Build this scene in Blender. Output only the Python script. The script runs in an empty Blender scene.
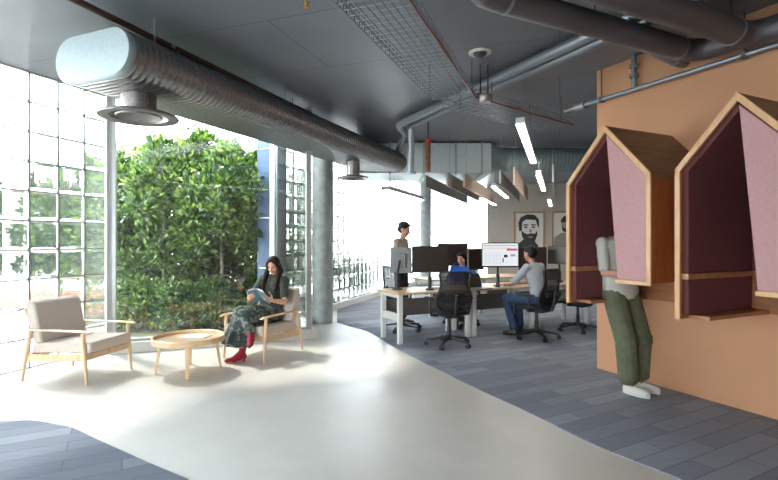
import bpy, bmesh, math, random
from mathutils import Vector, Matrix, noise
PI = math.pi
SC = bpy.context.scene
COL = SC.collection
FPX, CAMH = 482.0, 1.45

def V(*a): return Vector(a)
def floor_pt(px, py, z=0.0):
    d = FPX * (CAMH - z) / (py - 240.0)
    return V((px - 389.0) / FPX * d, d, z)
def at_depth(px, py, d):
    return V((px - 389.0) / FPX * d, d, CAMH + (240.0 - py) / FPX * d)
def heading(f): return math.atan2(-f[0], f[1])
DIR_A = V(.3343, .9425, 0); DIR_B = V(.9425, -.3343, 0)      # main grid of the building
DIR_Q = V(.4412, -.8974, 0); DIR_N = V(-.8974, -.4412, 0)    # along / out from the terracotta wall
DIR_M = V(.8974, .4412, 0)                                  # along the desks

# ------------------------------------------------------------------ mesh collector
class MB:
    def __init__(s): s.v = []; s.f = []
    def add(s, vs, fs):
        o = len(s.v); s.v += [Vector(p) for p in vs]; s.f += [tuple(i + o for i in q) for q in fs]; return s
    def box(s, c, d, R=None):
        x, y, z = d[0]/2, d[1]/2, d[2]/2
        vs = [V(i*x, j*y, k*z) for k in (-1, 1) for j in (-1, 1) for i in (-1, 1)]
        if R is not None: vs = [R @ p for p in vs]
        c = Vector(c)
        return s.add([p + c for p in vs], [(0,2,3,1),(4,5,7,6),(0,1,5,4),(2,6,7,3),(0,4,6,2),(1,3,7,5)])
    def bar(s, p, q, w, h, up=(0,0,1), w2=None, h2=None):
        p, q = Vector(p), Vector(q); d = (q-p).normalized(); up = Vector(up)
        if abs(d.dot(up)) > .98: up = V(0,1,0)
        r = d.cross(up).normalized(); u = r.cross(d)
        w2 = w if w2 is None else w2; h2 = h if h2 is None else h2
        vs = []
        for c, a, b in ((p, w, h), (q, w2, h2)):
            vs += [c - r*a/2 - u*b/2, c + r*a/2 - u*b/2, c + r*a/2 + u*b/2, c - r*a/2 + u*b/2]
        return s.add(vs, [(0,1,2,3)[::-1],(4,5,6,7),(0,1,5,4),(1,2,6,5),(2,3,7,6),(3,0,4,7)])
    def loft(s, rings, caps=True, closed=False):
        n = len(rings[0]); vs = [p for r in rings for p in r]; fs = []
        m = len(rings)
        for i in range(m if closed else m-1):
            for j in range(n):
                a, b = i*n + j, i*n + (j+1) % n; k = (i+1) % m
                fs.append((a, b, k*n + (j+1) % n, k*n + j))
        if caps and not closed:
            fs.append(tuple(range(n))[::-1]); fs.append(tuple((m-1)*n + j for j in range(n)))
        return s.add(vs, fs)
    def tube(s, pts, r, seg=10, caps=True, closed=False):
        pts = [Vector(p) for p in pts]; n = len(pts)
        rs = r if isinstance(r, (list, tuple)) else [r]*n
        rings = []; nrm = None
        for i, p in enumerate(pts):
            if closed: d = (pts[(i+1) % n] - pts[i-1]).normalized()
            elif i == 0: d = (pts[1]-p).normalized()
            elif i == n-1: d = (p-pts[i-1]).normalized()
            else: d = ((pts[i+1]-p).normalized() + (p-pts[i-1]).normalized()).normalized()
            if nrm is None:
                nrm = d.cross(V(0,0,1) if abs(d.z) < .9 else V(1,0,0)).normalized()
            else: nrm = (nrm - d*nrm.dot(d)).normalized()
            b = d.cross(nrm)
            rings.append([p + (nrm*math.cos(t) + b*math.sin(t))*rs[i] for t in [2*PI*k/seg for k in range(seg)]])
        return s.loft(rings, caps, closed)
    def lathe(s, prof, seg=24, c=(0,0,0), caps=True):
        c = Vector(c)
        rings = [[c + V(r*math.cos(t), r*math.sin(t), z) for t in [2*PI*k/seg for k in range(seg)]] for r, z in prof]
        return s.loft(rings, caps)
    def prism(s, poly, z0, z1):
        n = len(poly)
        return s.add([V(p[0], p[1], z0) for p in poly] + [V(p[0], p[1], z1) for p in poly],
                     [tuple(range(n))[::-1], tuple(range(n, 2*n))] + [(i, (i+1) % n, n+(i+1) % n, n+i) for i in range(n)])
    def extr(s, pts, d):
        d = Vector(d); pts = [Vector(p) for p in pts]; n = len(pts)
        return s.add(pts + [p + d for p in pts],
                     [tuple(range(n))[::-1], tuple(range(n, 2*n))] + [(i, (i+1) % n, n+(i+1) % n, n+i) for i in range(n)])
    def ell(s, c, r, R=None, seg=16, rows=10):
        c = Vector(c); rings = []
        for i in range(rows+1):
            a = -PI/2 + PI*(i + .02*(i == 0) - .02*(i == rows))/rows
            ring = []
            for k in range(seg):
                t = 2*PI*k/seg
                p = V(r[0]*math.cos(a)*math.cos(t), r[1]*math.cos(a)*math.sin(t), r[2]*math.sin(a))
                ring.append(c + (R @ p if R is not None else p))
            rings.append(ring)
        return s.loft(rings)
    def cap(s, p, r0, q, r1, seg=12):
        p, q = Vector(p), Vector(q); d = q-p
        if d.length < 1e-6: d = V(0,0,.001)
        d.normalize()
        pts = []; rs = []
        for a in (-85, -55, -25): pts.append(p + d*r0*math.sin(math.radians(a))); rs.append(r0*math.cos(math.radians(a)))
        for a in (25, 55, 85): pts.append(q + d*r1*math.sin(math.radians(a))); rs.append(r1*math.cos(math.radians(a)))
        return s.tube(pts, rs, seg)
    def oval(s, secs, seg=20):
        """secs: (centre, half-axis vector a, half-axis vector b)"""
        rings = [[Vector(c) + Vector(a)*math.cos(t) + Vector(b)*math.sin(t) for t in [2*PI*k/seg for k in range(seg)]] for c, a, b in secs]
        return s.loft(rings)
    def mesh(s, name):
        m = bpy.data.meshes.new(name); m.from_pydata([tuple(p) for p in s.v], [], s.f)
        bm = bmesh.new(); bm.from_mesh(m); bmesh.ops.recalc_face_normals(bm, faces=bm.faces); bm.to_mesh(m); bm.free()
        return m
    def build(s, name, mat, parent=None, smooth=None, bevel=0, seg=2):
        return link(name, s.mesh(name), mat, parent, smooth, bevel, seg)

def link(name, m, mat, parent=None, smooth=None, bevel=0, seg=2):
    o = bpy.data.objects.new(name, m); COL.objects.link(o)
    for k in (mat if isinstance(mat, (list, tuple)) else [mat]): m.materials.append(k)
    if smooth is not None:
        for p in m.polygons: p.use_smooth = True
        m.set_sharp_from_angle(angle=math.radians(smooth))
    if bevel:
        b = o.modifiers.new('bevel', 'BEVEL'); b.width = bevel; b.segments = seg; b.limit_method = 'ANGLE'; b.angle_limit = math.radians(40)
    if parent: o.parent = parent
    return o

def tag(o, label=None, cat=None, group=None, kind=None):
    if label: o['label'] = label
    if cat: o['category'] = cat
    if group: o['group'] = group
    if kind: o['kind'] = kind
    return o
def thing(name, label, cat, loc=(0,0,0), rz=0, group=None):
    o = bpy.data.objects.new(name, None); COL.objects.link(o); o.empty_display_size = .1
    o.location = loc; o.rotation_euler = (0, 0, rz)
    return tag(o, label, cat, group)
def struct(o, label=None):
    return tag(o, label, None, None, 'structure')
def dup(root, loc, rz, label, group=None):
    def cp(o, par):
        c = o.copy(); COL.objects.link(c)
        if par is not None: c.parent = par
        for ch in list(o.children): cp(ch, c)
        return c
    r = cp(root, None); r.location = loc; r.rotation_euler = (0, 0, rz); r['label'] = label
    if group: r['group'] = group
    return r
def remeshed(mb, voxel, it=3):
    m = mb.mesh('t'); o = bpy.data.objects.new('t', m); COL.objects.link(o)
    r = o.modifiers.new('r', 'REMESH'); r.mode = 'VOXEL'; r.voxel_size = voxel; r.use_smooth_shade = True
    if it:
        k = o.modifiers.new('s', 'SMOOTH'); k.iterations = it; k.factor = .5
    dg = bpy.context.evaluated_depsgraph_get()
    out = bpy.data.meshes.new_from_object(o.evaluated_get(dg))
    bpy.data.objects.remove(o); bpy.data.meshes.remove(m); out.materials.clear()
    for p in out.polygons: p.use_smooth = True
    return out

# ------------------------------------------------------------------ materials
def srgb(r, g, b):
    f = lambda c: (c/255/12.92) if c/255 <= .04045 else ((c/255+.055)/1.055)**2.4
    return (f(r), f(g), f(b), 1)
class NT:
    def __init__(s, name):
        s.m = bpy.data.materials.new(name); s.m.use_nodes = True; s.t = s.m.node_tree; s.t.nodes.clear()
        s.out = s.n('ShaderNodeOutputMaterial')
    def n(s, typ, **kw):
        o = s.t.nodes.new(typ)
        for k, v in kw.items():
            if k.startswith('i_'):
                key = k[2:]; key = int(key) if key.isdigit() else key.replace('_', ' ')
                o.inputs[key].default_value = v
            else: setattr(o, k, v)
        return o
    def l(s, a, b): s.t.links.new(a, b)
    def mix(s, a, b, fac):
        k = s.n('ShaderNodeMixShader')
        if isinstance(fac, (int, float)): k.inputs[0].default_value = fac
        else: s.l(fac, k.inputs[0])
        s.l(a, k.inputs[1]); s.l(b, k.inputs[2]); return k.outputs[0]
    def ramp(s, src, stops):
        r = s.n('ShaderNodeValToRGB'); e = r.color_ramp.elements
        while len(e) < len(stops): e.new(.5)
        for i, (p, c) in enumerate(stops): e[i].position = p; e[i].color = c
        s.l(src, r.inputs[0]); return r.outputs[0]
    def coord(s, kind='Object', scale=(1,1,1), rot=(0,0,0)):
        c = s.n('ShaderNodeTexCoord'); mp = s.n('ShaderNodeMapping'); mp.inputs['Scale'].default_value = scale; mp.inputs['Rotation'].default_value = rot
        s.l(c.outputs[kind], mp.inputs[0]); return mp.outputs[0]
    def surf(s, sh): s.l(sh, s.out.inputs[0]); return s.m

def plain(name, col, rough=.5, metal=0, var=0, nscale=6, bump=0, bscale=60, stretch=(1,1,1), spec=.5, sheen=0):
    k = NT(name); b = k.n('ShaderNodeBsdfPrincipled'); b.inputs['Base Color'].default_value = col
    b.inputs['Roughness'].default_value = rough; b.inputs['Metallic'].default_value = metal; b.inputs['Specular IOR Level'].default_value = spec
    if sheen: b.inputs['Sheen Weight'].default_value = sheen
    co = k.coord('Object', stretch)
    if var:
        nz = k.n('ShaderNodeTexNoise', i_Scale=nscale, i_Detail=5.0); k.l(co, nz.inputs[0])
        lo = [c*(1-var) for c in col[:3]] + [1]; hi = [min(1, c*(1+var)) for c in col[:3]] + [1]
        k.l(k.ramp(nz.outputs[0], [(.3, lo), (.7, hi)]), b.inputs['Base Color'])
    if bump:
        nz2 = k.n('ShaderNodeTexNoise', i_Scale=bscale, i_Detail=3.0); k.l(co, nz2.inputs[0])
        bp = k.n('ShaderNodeBump', i_Strength=bump, i_Distance=.004); k.l(nz2.outputs[0], bp.inputs['Height']); k.l(bp.outputs[0], b.inputs['Normal'])
    return k.surf(b.outputs[0])

def wood(name, c1, c2, axis=0, rough=.45, scale=9):
    k = NT(name); b = k.n('ShaderNodeBsdfPrincipled', i_Roughness=rough)
    st = [scale]*3; st[axis] = scale*.12
    co = k.coord('Object', st)
    nz = k.n('ShaderNodeTexNoise', i_Scale=2.2, i_Detail=6.0, i_Distortion=.8); k.l(co, nz.inputs[0])
    k.l(k.ramp(nz.outputs[0], [(.32, c1), (.68, c2)]), b.inputs['Base Color'])
    return k.surf(b.outputs[0])

def emis(name, col, st):
    k = NT(name); e = k.n('ShaderNodeEmission', i_Color=col, i_Strength=st); return k.surf(e.outputs[0])

def carpet_mat():
    k = NT('carpet planks'); b = k.n('ShaderNodeBsdfPrincipled', i_Roughness=.95); b.inputs['Specular IOR Level'].default_value = .15
    co = k.coord('Object', (1,1,1), (0,0,math.radians(-29)))
    br = k.n('ShaderNodeTexBrick', i_Scale=1.0, i_Mortar_Size=.004, i_Bias=0.0, i_Brick_Width=.9, i_Row_Height=.165)
    br.offset = .37; br.offset_frequency = 2; br.squash = 1
    br.inputs['Color1'].default_value = (0,0,0,1); br.inputs['Color2'].default_value = (1,1,1,1); br.inputs['Mortar'].default_value = (0,0,0,1)
    k.l(co, br.inputs[0])
    co2 = k.coord('Object', (3, 60, 1), (0,0,math.radians(-29)))
    nz = k.n('ShaderNodeTexNoise', i_Scale=1.0, i_Detail=4.0); k.l(co2, nz.inputs[0])
    mx = k.n('ShaderNodeMath', operation='MULTIPLY_ADD'); k.l(nz.outputs[0], mx.inputs[0]); mx.inputs[1].default_value = .5
    sc = k.n('ShaderNodeMath', operation='MULTIPLY'); k.l(br.outputs['Color'], sc.inputs[0]); sc.inputs[1].default_value = .55; k.l(sc.outputs[0], mx.inputs[2])
    c = k.ramp(mx.outputs[0], [(.1, srgb(132,138,149)), (.5, srgb(147,154,166)), (.9, srgb(168,175,186))])
    dk = k.n('ShaderNodeMix', data_type='RGBA'); k.l(br.outputs['Fac'], dk.inputs[0]); k.l(c, dk.inputs[6]); dk.inputs[7].default_value = srgb(122,129,141)
    k.l(dk.outputs[2], b.inputs['Base Color'])
    nz2 = k.n('ShaderNodeTexNoise', i_Scale=220.0); k.l(k.coord('Object'), nz2.inputs[0])
    bp = k.n('ShaderNodeBump', i_Strength=.3, i_Distance=.0012); k.l(nz2.outputs[0], bp.inputs['Height']); k.l(bp.outputs[0], b.inputs['Normal'])
    return k.surf(b.outputs[0])

def concrete_floor_mat():
    k = NT('polished concrete'); b = k.n('ShaderNodeBsdfPrincipled'); b.inputs['Specular IOR Level'].default_value = .5
    co = k.coord('Object')
    n1 = k.n('ShaderNodeTexNoise', i_Scale=.9, i_Detail=8.0, i_Roughness=.65); k.l(co, n1.inputs[0])
    n2 = k.n('ShaderNodeTexNoise', i_Scale=90.0, i_Detail=2.0); k.l(co, n2.inputs[0])
    ad = k.n('ShaderNodeMath', operation='MULTIPLY_ADD'); k.l(n2.outputs[0], ad.inputs[0]); ad.inputs[1].default_value = .25; k.l(n1.outputs[0], ad.inputs[2])
    k.l(k.ramp(ad.outputs[0], [(.35, srgb(204,199,191)), (.62, srgb(219,214,206)), (.85, srgb(230,225,217))]), b.inputs['Base Color'])
    k.l(k.ramp(n1.outputs[0], [(.3, (.3,.3,.3,1)), (.7, (.48,.48,.48,1))]), b.inputs['Roughness'])
    return k.surf(b.outputs[0])

def ceiling_mat():
    k = NT('painted grey slab'); b = k.n('ShaderNodeBsdfPrincipled', i_Roughness=.42)
    co = k.coord('Object')
    n1 = k.n('ShaderNodeTexNoise', i_Scale=.8, i_Detail=6.0); k.l(co, n1.inputs[0])
    c = k.ramp(n1.outputs[0], [(.3, srgb(115,119,127)), (.7, srgb(131,135,143))])
    br = k.n('ShaderNodeTexBrick', i_Scale=1.0, i_Mortar_Size=.006, i_Brick_Width=2.4, i_Row_Height=1.2); k.l(k.coord('Object', (1,1,1), (0,0,math.radians(19.5))), br.inputs[0])
    dk = k.n('ShaderNodeMix', data_type='RGBA'); k.l(br.outputs['Fac'], dk.inputs[0]); k.l(c, dk.inputs[6]); dk.inputs[7].default_value = srgb(88,92,99)
    k.l(dk.outputs[2], b.inputs['Base Color'])
    return k.surf(b.outputs[0])

def galv(name, c1, c2, rough=.34, ring=0, axis=(1,0,0), metal=.85):
    k = NT(name); b = k.n('ShaderNodeBsdfPrincipled', i_Roughness=rough, i_Metallic=metal)
    co = k.coord('Object')
    vo = k.n('ShaderNodeTexVoronoi', i_Scale=30.0); k.l(co, vo.inputs[0])
    k.l(k.ramp(vo.outputs['Distance'], [(.1, c1), (.6, c2)]), b.inputs['Base Color'])
    return k.surf(b.outputs[0])

def glass_pane(name, refl=.1, tint=(.95,.98,.97,1)):
    k = NT(name); t = k.n('ShaderNodeBsdfTransparent', i_Color=tint); g = k.n('ShaderNodeBsdfGlossy', i_Roughness=.0, i_Color=(1,1,1,1))
    fr = k.n('ShaderNodeFresnel', i_IOR=1.5)
    m = k.n('ShaderNodeMath', operation='MULTIPLY_ADD'); k.l(fr.outputs[0], m.inputs[0]); m.inputs[1].default_value = .75; m.inputs[2].default_value = refl
    return k.surf(k.mix(t.outputs[0], g.outputs[0], m.outputs[0]))

def glass_block(name, tint, ftr=.5, ftl=.16, rough=.09, ior=1.25):
    k = NT(name)
    nz = k.n('ShaderNodeTexNoise', i_Scale=14.0, i_Detail=2.0); k.l(k.coord('Object'), nz.inputs[0])
    bp = k.n('ShaderNodeBump', i_Strength=.15, i_Distance=.006); k.l(nz.outputs[0], bp.inputs['Height'])
    r = k.n('ShaderNodeBsdfRefraction', i_Color=tint, i_Roughness=rough, i_IOR=ior); k.l(bp.outputs[0], r.inputs['Normal'])
    t = k.n('ShaderNodeBsdfTransparent', i_Color=tint)
    tl = k.n('ShaderNodeBsdfTranslucent', i_Color=(.9,.97,.97,1))
    g = k.n('ShaderNodeBsdfGlossy', i_Roughness=.08)
    a = k.mix(r.outputs[0], t.outputs[0], ftr)
    a = k.mix(a, tl.outputs[0], ftl)
    return k.surf(k.mix(a, g.outputs[0], .06))

def leaf_mat(name, dark, mid, light):
    k = NT(name); gi = k.n('ShaderNodeNewGeometry')
    c = k.ramp(gi.outputs['Random Per Island'], [(0, dark), (.55, mid), (1, light)])
    d = k.n('ShaderNodeBsdfPrincipled', i_Roughness=.38); k.l(c, d.inputs['Base Color'])
    t = k.n('ShaderNodeBsdfTranslucent'); k.l(c, t.inputs[0])
    return k.surf(k.mix(d.outputs[0], t.outputs[0], .35))

def mesh_fabric(name, col, fac):
    k = NT(name); d = k.n('ShaderNodeBsdfPrincipled', i_Roughness=.7); d.inputs['Base Color'].default_value = col
    t = k.n('ShaderNodeBsdfTransparent'); return k.surf(k.mix(d.outputs[0], t.outputs[0], fac))

def print_fabric(name, base, spot, scale=28, th=.55):
    k = NT(name); b = k.n('ShaderNodeBsdfPrincipled', i_Roughness=.85)
    nz = k.n('ShaderNodeTexNoise', i_Scale=scale, i_Detail=2.0, i_Distortion=1.2); k.l(k.coord('Object'), nz.inputs[0])
    k.l(k.ramp(nz.outputs[0], [(th-.04, base), (th+.03, spot)]), b.inputs['Base Color'])
    return k.surf(b.outputs[0])

def brick_mat():
    k = NT('red brick'); b = k.n('ShaderNodeBsdfPrincipled', i_Roughness=.9)
    br = k.n('ShaderNodeTexBrick', i_Scale=4.0); br.inputs['Color1'].default_value = srgb(176,110,92); br.inputs['Color2'].default_value = srgb(152,86,70); br.inputs['Mortar'].default_value = srgb(180,160,150)
    k.l(k.coord('Object', (1,1,1), (PI/2,0,0)), br.inputs[0]); k.l(br.outputs[0], b.inputs['Base Color'])
    return k.surf(b.outputs[0])

M = {}
M['floor'] = concrete_floor_mat(); M['carpet'] = carpet_mat(); M['ceiling'] = ceiling_mat()
M['terracotta'] = plain('terracotta felt wall', srgb(224,170,132), .85, var=.05, nscale=1.5, bump=.15, bscale=150)
M['beige'] = plain('beige plaster', srgb(196,186,172), .8, var=.03)
M['white_wall'] = plain('white plaster', srgb(226,226,222), .8, var=.02)
M['mortar'] = plain('grey mortar', srgb(200,208,208), .8)
M['mortar_w'] = plain('white mortar', srgb(196,203,206), .8)
M['gblock'] = glass_block('glass block', (.97,.99,.99,1), .45, .008, .05)
M['gblock2'] = glass_block('frosted glass block', (.95,.98,.985,1), .4, .03, .10, 1.2)
M['pane'] = glass_pane('window glass', .045)
M['alu'] = plain('anodised frame', srgb(190,192,192), .4, .5)
M['white_paint'] = plain('white paint', srgb(232,232,228), .5)
M['blue_panel'] = plain('blue steel panel', srgb(66,88,116), .5, .1)
M['concrete'] = plain('column concrete', srgb(190,196,194), .75, var=.18, nscale=7, bump=.2, bscale=40)
M['ash'] = wood('pale ash wood', srgb(214,178,138), srgb(232,202,165), 2)
M['ash_x'] = wood('pale ash top', srgb(214,178,138), srgb(234,206,170), 0, .4)
M['ply'] = wood('birch ply edge', srgb(206,158,112), srgb(226,184,138), 2)
M['walnut'] = wood('veneer roof', srgb(118,82,58), srgb(150,108,78), 1)
M['oak_or'] = wood('orange oak veneer', srgb(164,90,48), srgb(188,112,64), 2)
M['oak_back'] = wood('oak back board', srgb(168,112,76), srgb(190,134,94), 0)
M['maroon'] = plain('maroon felt', srgb(116,64,67), .9, var=.08, nscale=40, bump=.1, bscale=300)
M['pink'] = plain('rose felt', srgb(210,166,167), .9, var=.06, nscale=60, bump=.1, bscale=300)
M['linen'] = plain('oatmeal fabric', srgb(212,200,189), .9, var=.07, nscale=90, bump=.15, bscale=350)
M['galv'] = galv('galvanised steel', srgb(136,134,134), srgb(156,154,154), .3, metal=.95)
M['galv_cap'] = galv('galvanised sheet', srgb(150,164,168), srgb(156,170,174), .5, metal=.6)
M['galv_in'] = galv('diffuser steel', srgb(120,114,114), srgb(140,134,134), .4, metal=.7)
M['plenum'] = galv('plenum sheet', srgb(186,198,200), srgb(200,210,212), .5, metal=.45)
M['pipe_dark'] = plain('dark pipe lagging', srgb(96,94,98), .5, .15, var=.06)
M['pipe_lite'] = plain('grey conduit', srgb(140,147,155), .4, .4)
M['pipe_rust'] = plain('brown sprinkler pipe', srgb(84,58,52), .5, .2)
M['copper'] = plain('copper lagging', srgb(122,74,52), .5, .3, var=.3, nscale=12)
M['red'] = plain('red valve', srgb(200,52,36), .5)
M['brass'] = plain('brass', srgb(190,140,70), .35, .8)
M['wire'] = plain('galvanised wire', srgb(150,158,166), .4, .5)
M['wire_or'] = plain('orange cable', srgb(176,96,76), .6)
M['black'] = plain('black plastic', srgb(30,31,33), .45)
M['black_soft'] = plain('black upholstery', srgb(34,35,38), .85, bump=.1, bscale=200)
M['black_mesh'] = mesh_fabric('chair mesh', srgb(30,31,32), .3)
M['screen'] = plain('switched off screen', srgb(46,34,28), .3)  # brown of the room's reflection is put into the base colour
M['screen_grey'] = plain('grey plastic back', srgb(88,88,88), .45)
M['lit'] = emis('lit screen', (.86,.9,.95,1), .23)
M['lit_grey'] = emis('screen text', (.55,.58,.62,1), .16)
M['lit_red'] = emis('screen red', (.75,.12,.14,1), .2)
M['lit_tan'] = emis('screen tan', (.85,.72,.5,1), .2)
M['lamp'] = emis('fluorescent tube', (1,.95,.86,1), 7)
M['desk_white'] = plain('white powder coat', srgb(226,226,224), .4)
M['desk_top'] = wood('desk laminate', srgb(206,172,138), srgb(224,194,160), 0, .4)
M['desk_grey'] = plain('grey modesty panel', srgb(110,104,100), .6)
M['baffle'] = plain('grey felt baffle', srgb(176,172,166), .9)
M['baffle_wood'] = plain('tan felt baffle', srgb(206,184,166), .9)
M['skin'] = plain('skin', srgb(214,164,138), .5)
M['skin_tan'] = plain('tan skin', srgb(190,140,112), .5)
M['hair_brown'] = plain('dark brown hair', srgb(44,27,22), .6, var=.3, nscale=30, stretch=(1,1,.15), spec=.2)
M['hair_black'] = plain('black hair', srgb(20,19,21), .6, var=.2, nscale=30, spec=.2)
M['tee'] = plain('heather grey cotton', srgb(214,212,206), .9, var=.06, nscale=60)
M['tee_blue'] = plain('pale blue grey cotton', srgb(176,182,190), .9, var=.06, nscale=60)
M['tee_brown'] = plain('taupe cotton', srgb(150,136,124), .9)
M['olive'] = plain('olive cotton', srgb(104,109,86), .9, var=.15, nscale=14, bump=.3, bscale=18)
M['denim'] = plain('denim', srgb(50,68,98), .9, var=.15, nscale=20)
M['jean_dark'] = plain('dark trousers', srgb(38,40,48), .9)
M['royal'] = plain('royal blue knit', srgb(36,92,190), .85)
M['floral'] = print_fabric('floral print', srgb(58,68,66), srgb(122,128,122), 15, .55)
M['dress_top'] = print_fabric('dark green print', srgb(56,62,56), srgb(84,90,80), 40, .6)
M['suede_red'] = plain('red suede', srgb(150,28,44), .8)
M['canvas_white'] = plain('white canvas', srgb(236,234,228), .7)
M['eye'] = plain('eye', srgb(40,30,26), .3)
M['lip'] = plain('lips', srgb(178,86,82), .5)
M['book'] = plain('teal book cover', srgb(88,124,136), .5)
M['paper'] = plain('paper', srgb(238,236,230), .7)
M['print_dark'] = plain('ink', srgb(36,32,32), .7)
M['print_mid'] = plain('ink wash', srgb(150,142,134), .7)
M['canvas'] = plain('print ground', srgb(226,220,210), .7)
M['frame'] = wood('picture frame oak', srgb(160,112,76), srgb(180,132,92), 2)
M['leaf'] = leaf_mat('glossy leaves', srgb(20,40,12), srgb(56,86,28), srgb(122,144,54))
M['leaf_far'] = leaf_mat('far leaves', srgb(24,44,28), srgb(46,70,40), srgb(84,108,58))
M['bark'] = plain('bark', srgb(138,126,116), .9, var=.25, nscale=10, bump=.4, bscale=30)
M['ground'] = plain('pale paving', srgb(196,194,188), .9, var=.08, nscale=2)
M['soil'] = plain('soil and leaf litter', srgb(84,78,58), .95, var=.3, nscale=8)
M['brick'] = brick_mat()
SKY, SUN, EXPO = 3.9, 5.2, 2.05
# ================================================================== THE SETTING
H = 3.36
P0 = V(-4.178, 5.177, 0)                     # a point of the left glass-block wall
def LW(t, off=0, z=0): p = P0 + DIR_A*t - DIR_B*off; return V(p.x, p.y, z)
F0 = V(-1.135, 10.13, 0)                     # a point of the far glass-block wall
def FW(t, off=0, z=0): p = F0 + DIR_A*t - DIR_B*off; return V(p.x, p.y, z)
W0 = V(2.356, 5.46, 0)                       # free end of the terracotta wall
def OW(s, off=0, z=0): p = W0 + DIR_Q*s + DIR_N*off; return V(p.x, p.y, z)
WIN_A, WIN_B = V(-3.56, 6.21, 0), V(-1.19, 7.15, 0)
BK = V(3.456, 17, 0)
def BW(u, off=0, z=0): p = BK + DIR_B*u + V(-.3343, -.9425, 0)*off; return V(p.x, p.y, z)

outline = [LW(-9, .05), LW(1.45, .05), WIN_A, WIN_B, FW(-1.55, .04), FW(10.5, .04), V(4.0, 19.5, 0), BW(7.5), V(6.6, -3.3, 0)]
o = MB().prism([(p.x, p.y) for p in outline], -.06, 0).build('floor', M['floor']); struct(o, 'pale polished concrete floor')
o = MB().prism([(p.x, p.y) for p in outline], H, H+.25).build('ceiling', M['ceiling']); struct(o, 'grey painted slab ceiling')

# carpets: their curved borders read off the floor
br = [(337,322.5), (352,327), (368.6,332.2), (398,349.6), (420,361), (473,387), (534.5,415.5), (596,446), (682,480)]
bp = [floor_pt(*p) for p in br]
def smooth_line(pts, n=5):
    out = []
    for i in range(len(pts)-1):
        p0, p1, p2, p3 = pts[max(i-1,0)], pts[i], pts[i+1], pts[min(i+2, len(pts)-1)]
        for k in range(n):
            t = k/n
            out.append(.5*((2*p1) + (p2-p0)*t + (2*p0-5*p1+4*p2-p3)*t*t + (3*p1-p0-3*p2+p3)*t**3))
    return out + [pts[-1]]
edge = smooth_line(bp) + [V(2.35,2.2,0), V(3.0,1.2,0), V(3.5,.2,0)]
poly = [(p.x, p.y) for p in edge] + [(p.x, p.y) for p in [OW(5.6, .02), OW(.0, .02), OW(0, -.14), OW(6, -.14), V(9.5,3,0), BW(7.3), BW(0), V(3.6,18.9,0), FW(10.2), FW(.1)]]
o = MB().prism(poly, 0, .006).build('floor_carpet', M['carpet']); struct(o, 'blue grey carpet planks under the desks and pods')
bl = [(0,421.6), (31,421), (55.5,424.7), (74,429), (96,439.5), (117,449), (148,463), (188,479.6)]
e2 = smooth_line([floor_pt(*p) for p in bl])
poly = [(-5.3, 4.0), (-4.3, 3.9)] + [(p.x, p.y) for p in e2] + [(-.8,2.5), (-.3,1.6), (0,.2), (-.2,-2.5), (-6.2,-2.5)]
o = MB().prism(poly, 0, .006).build('floor_carpet_front', M['carpet']); struct(o, 'blue grey carpet planks in the left foreground')

def block_wall(name, pt, t0, cols, pitch, z0, rows, mat, mmat, part_top, label, thick=.085):
    b, g = MB(), MB(); gap = .017
    tot = z0 + rows*pitch + part_top
    for i in range(cols):
        for j in range(rows + (1 if part_top else 0)):
            h = pitch if j < rows else part_top
            x0, x1 = t0 + i*pitch + gap/2, t0 + (i+1)*pitch - gap/2
            zz0, zz1 = z0 + j*pitch + gap/2, z0 + j*pitch + h - gap/2
            rings = []
            for off, ins in ((-thick/2, .03), (-thick/2+.02, 0), (thick/2-.02, 0), (thick/2, .03)):
                rings.append([pt(x0+ins, off, zz0+ins), pt(x1-ins, off, zz0+ins), pt(x1-ins, off, zz1-ins), pt(x0+ins, off, zz1-ins)])
            b.loft(rings)
    w = .03
    for i in range(cols+1):
        t = t0 + i*pitch
        g.bar(pt(t, 0, max(z0, 0)), pt(t, 0, tot), gap if i not in (0, cols) else gap, w, DIR_A)
    for j in range(rows+2 if part_top else rows+1):
        z = z0 + j*pitch if j <= rows else tot
        g.bar(pt(t0, 0, z), pt(t0 + cols*pitch, 0, z), w, gap)
    o = b.build(name, mat); struct(o, label)
    gg = g.build('mortar_grid', mmat, o)
    return o
CP = .3345
W1 = block_wall('window_1', LW, 1.30 - 26*CP, 26, CP, 0.0, 10, M['gblock'], M['mortar'], H - 10*CP if H - 10*CP > .03 else 0, 'clear glass block wall on the left')
# far glass-block wall on a white plinth
W3 = block_wall('window_3', FW, -2.2, 49, .26, .13, 12, M['gblock2'], M['mortar_w'], .08, 'far glass block wall behind the concrete columns')
q = MB(); q.extr([FW(-2.2,-.08,0), FW(10.5,-.08,0), FW(10.5,.08,0), FW(-2.2,.08,0)], (0,0,.13))
o = q.build('baseboard_far', M['white_paint']); struct(o, 'white plinth below the far glass blocks')

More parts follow.
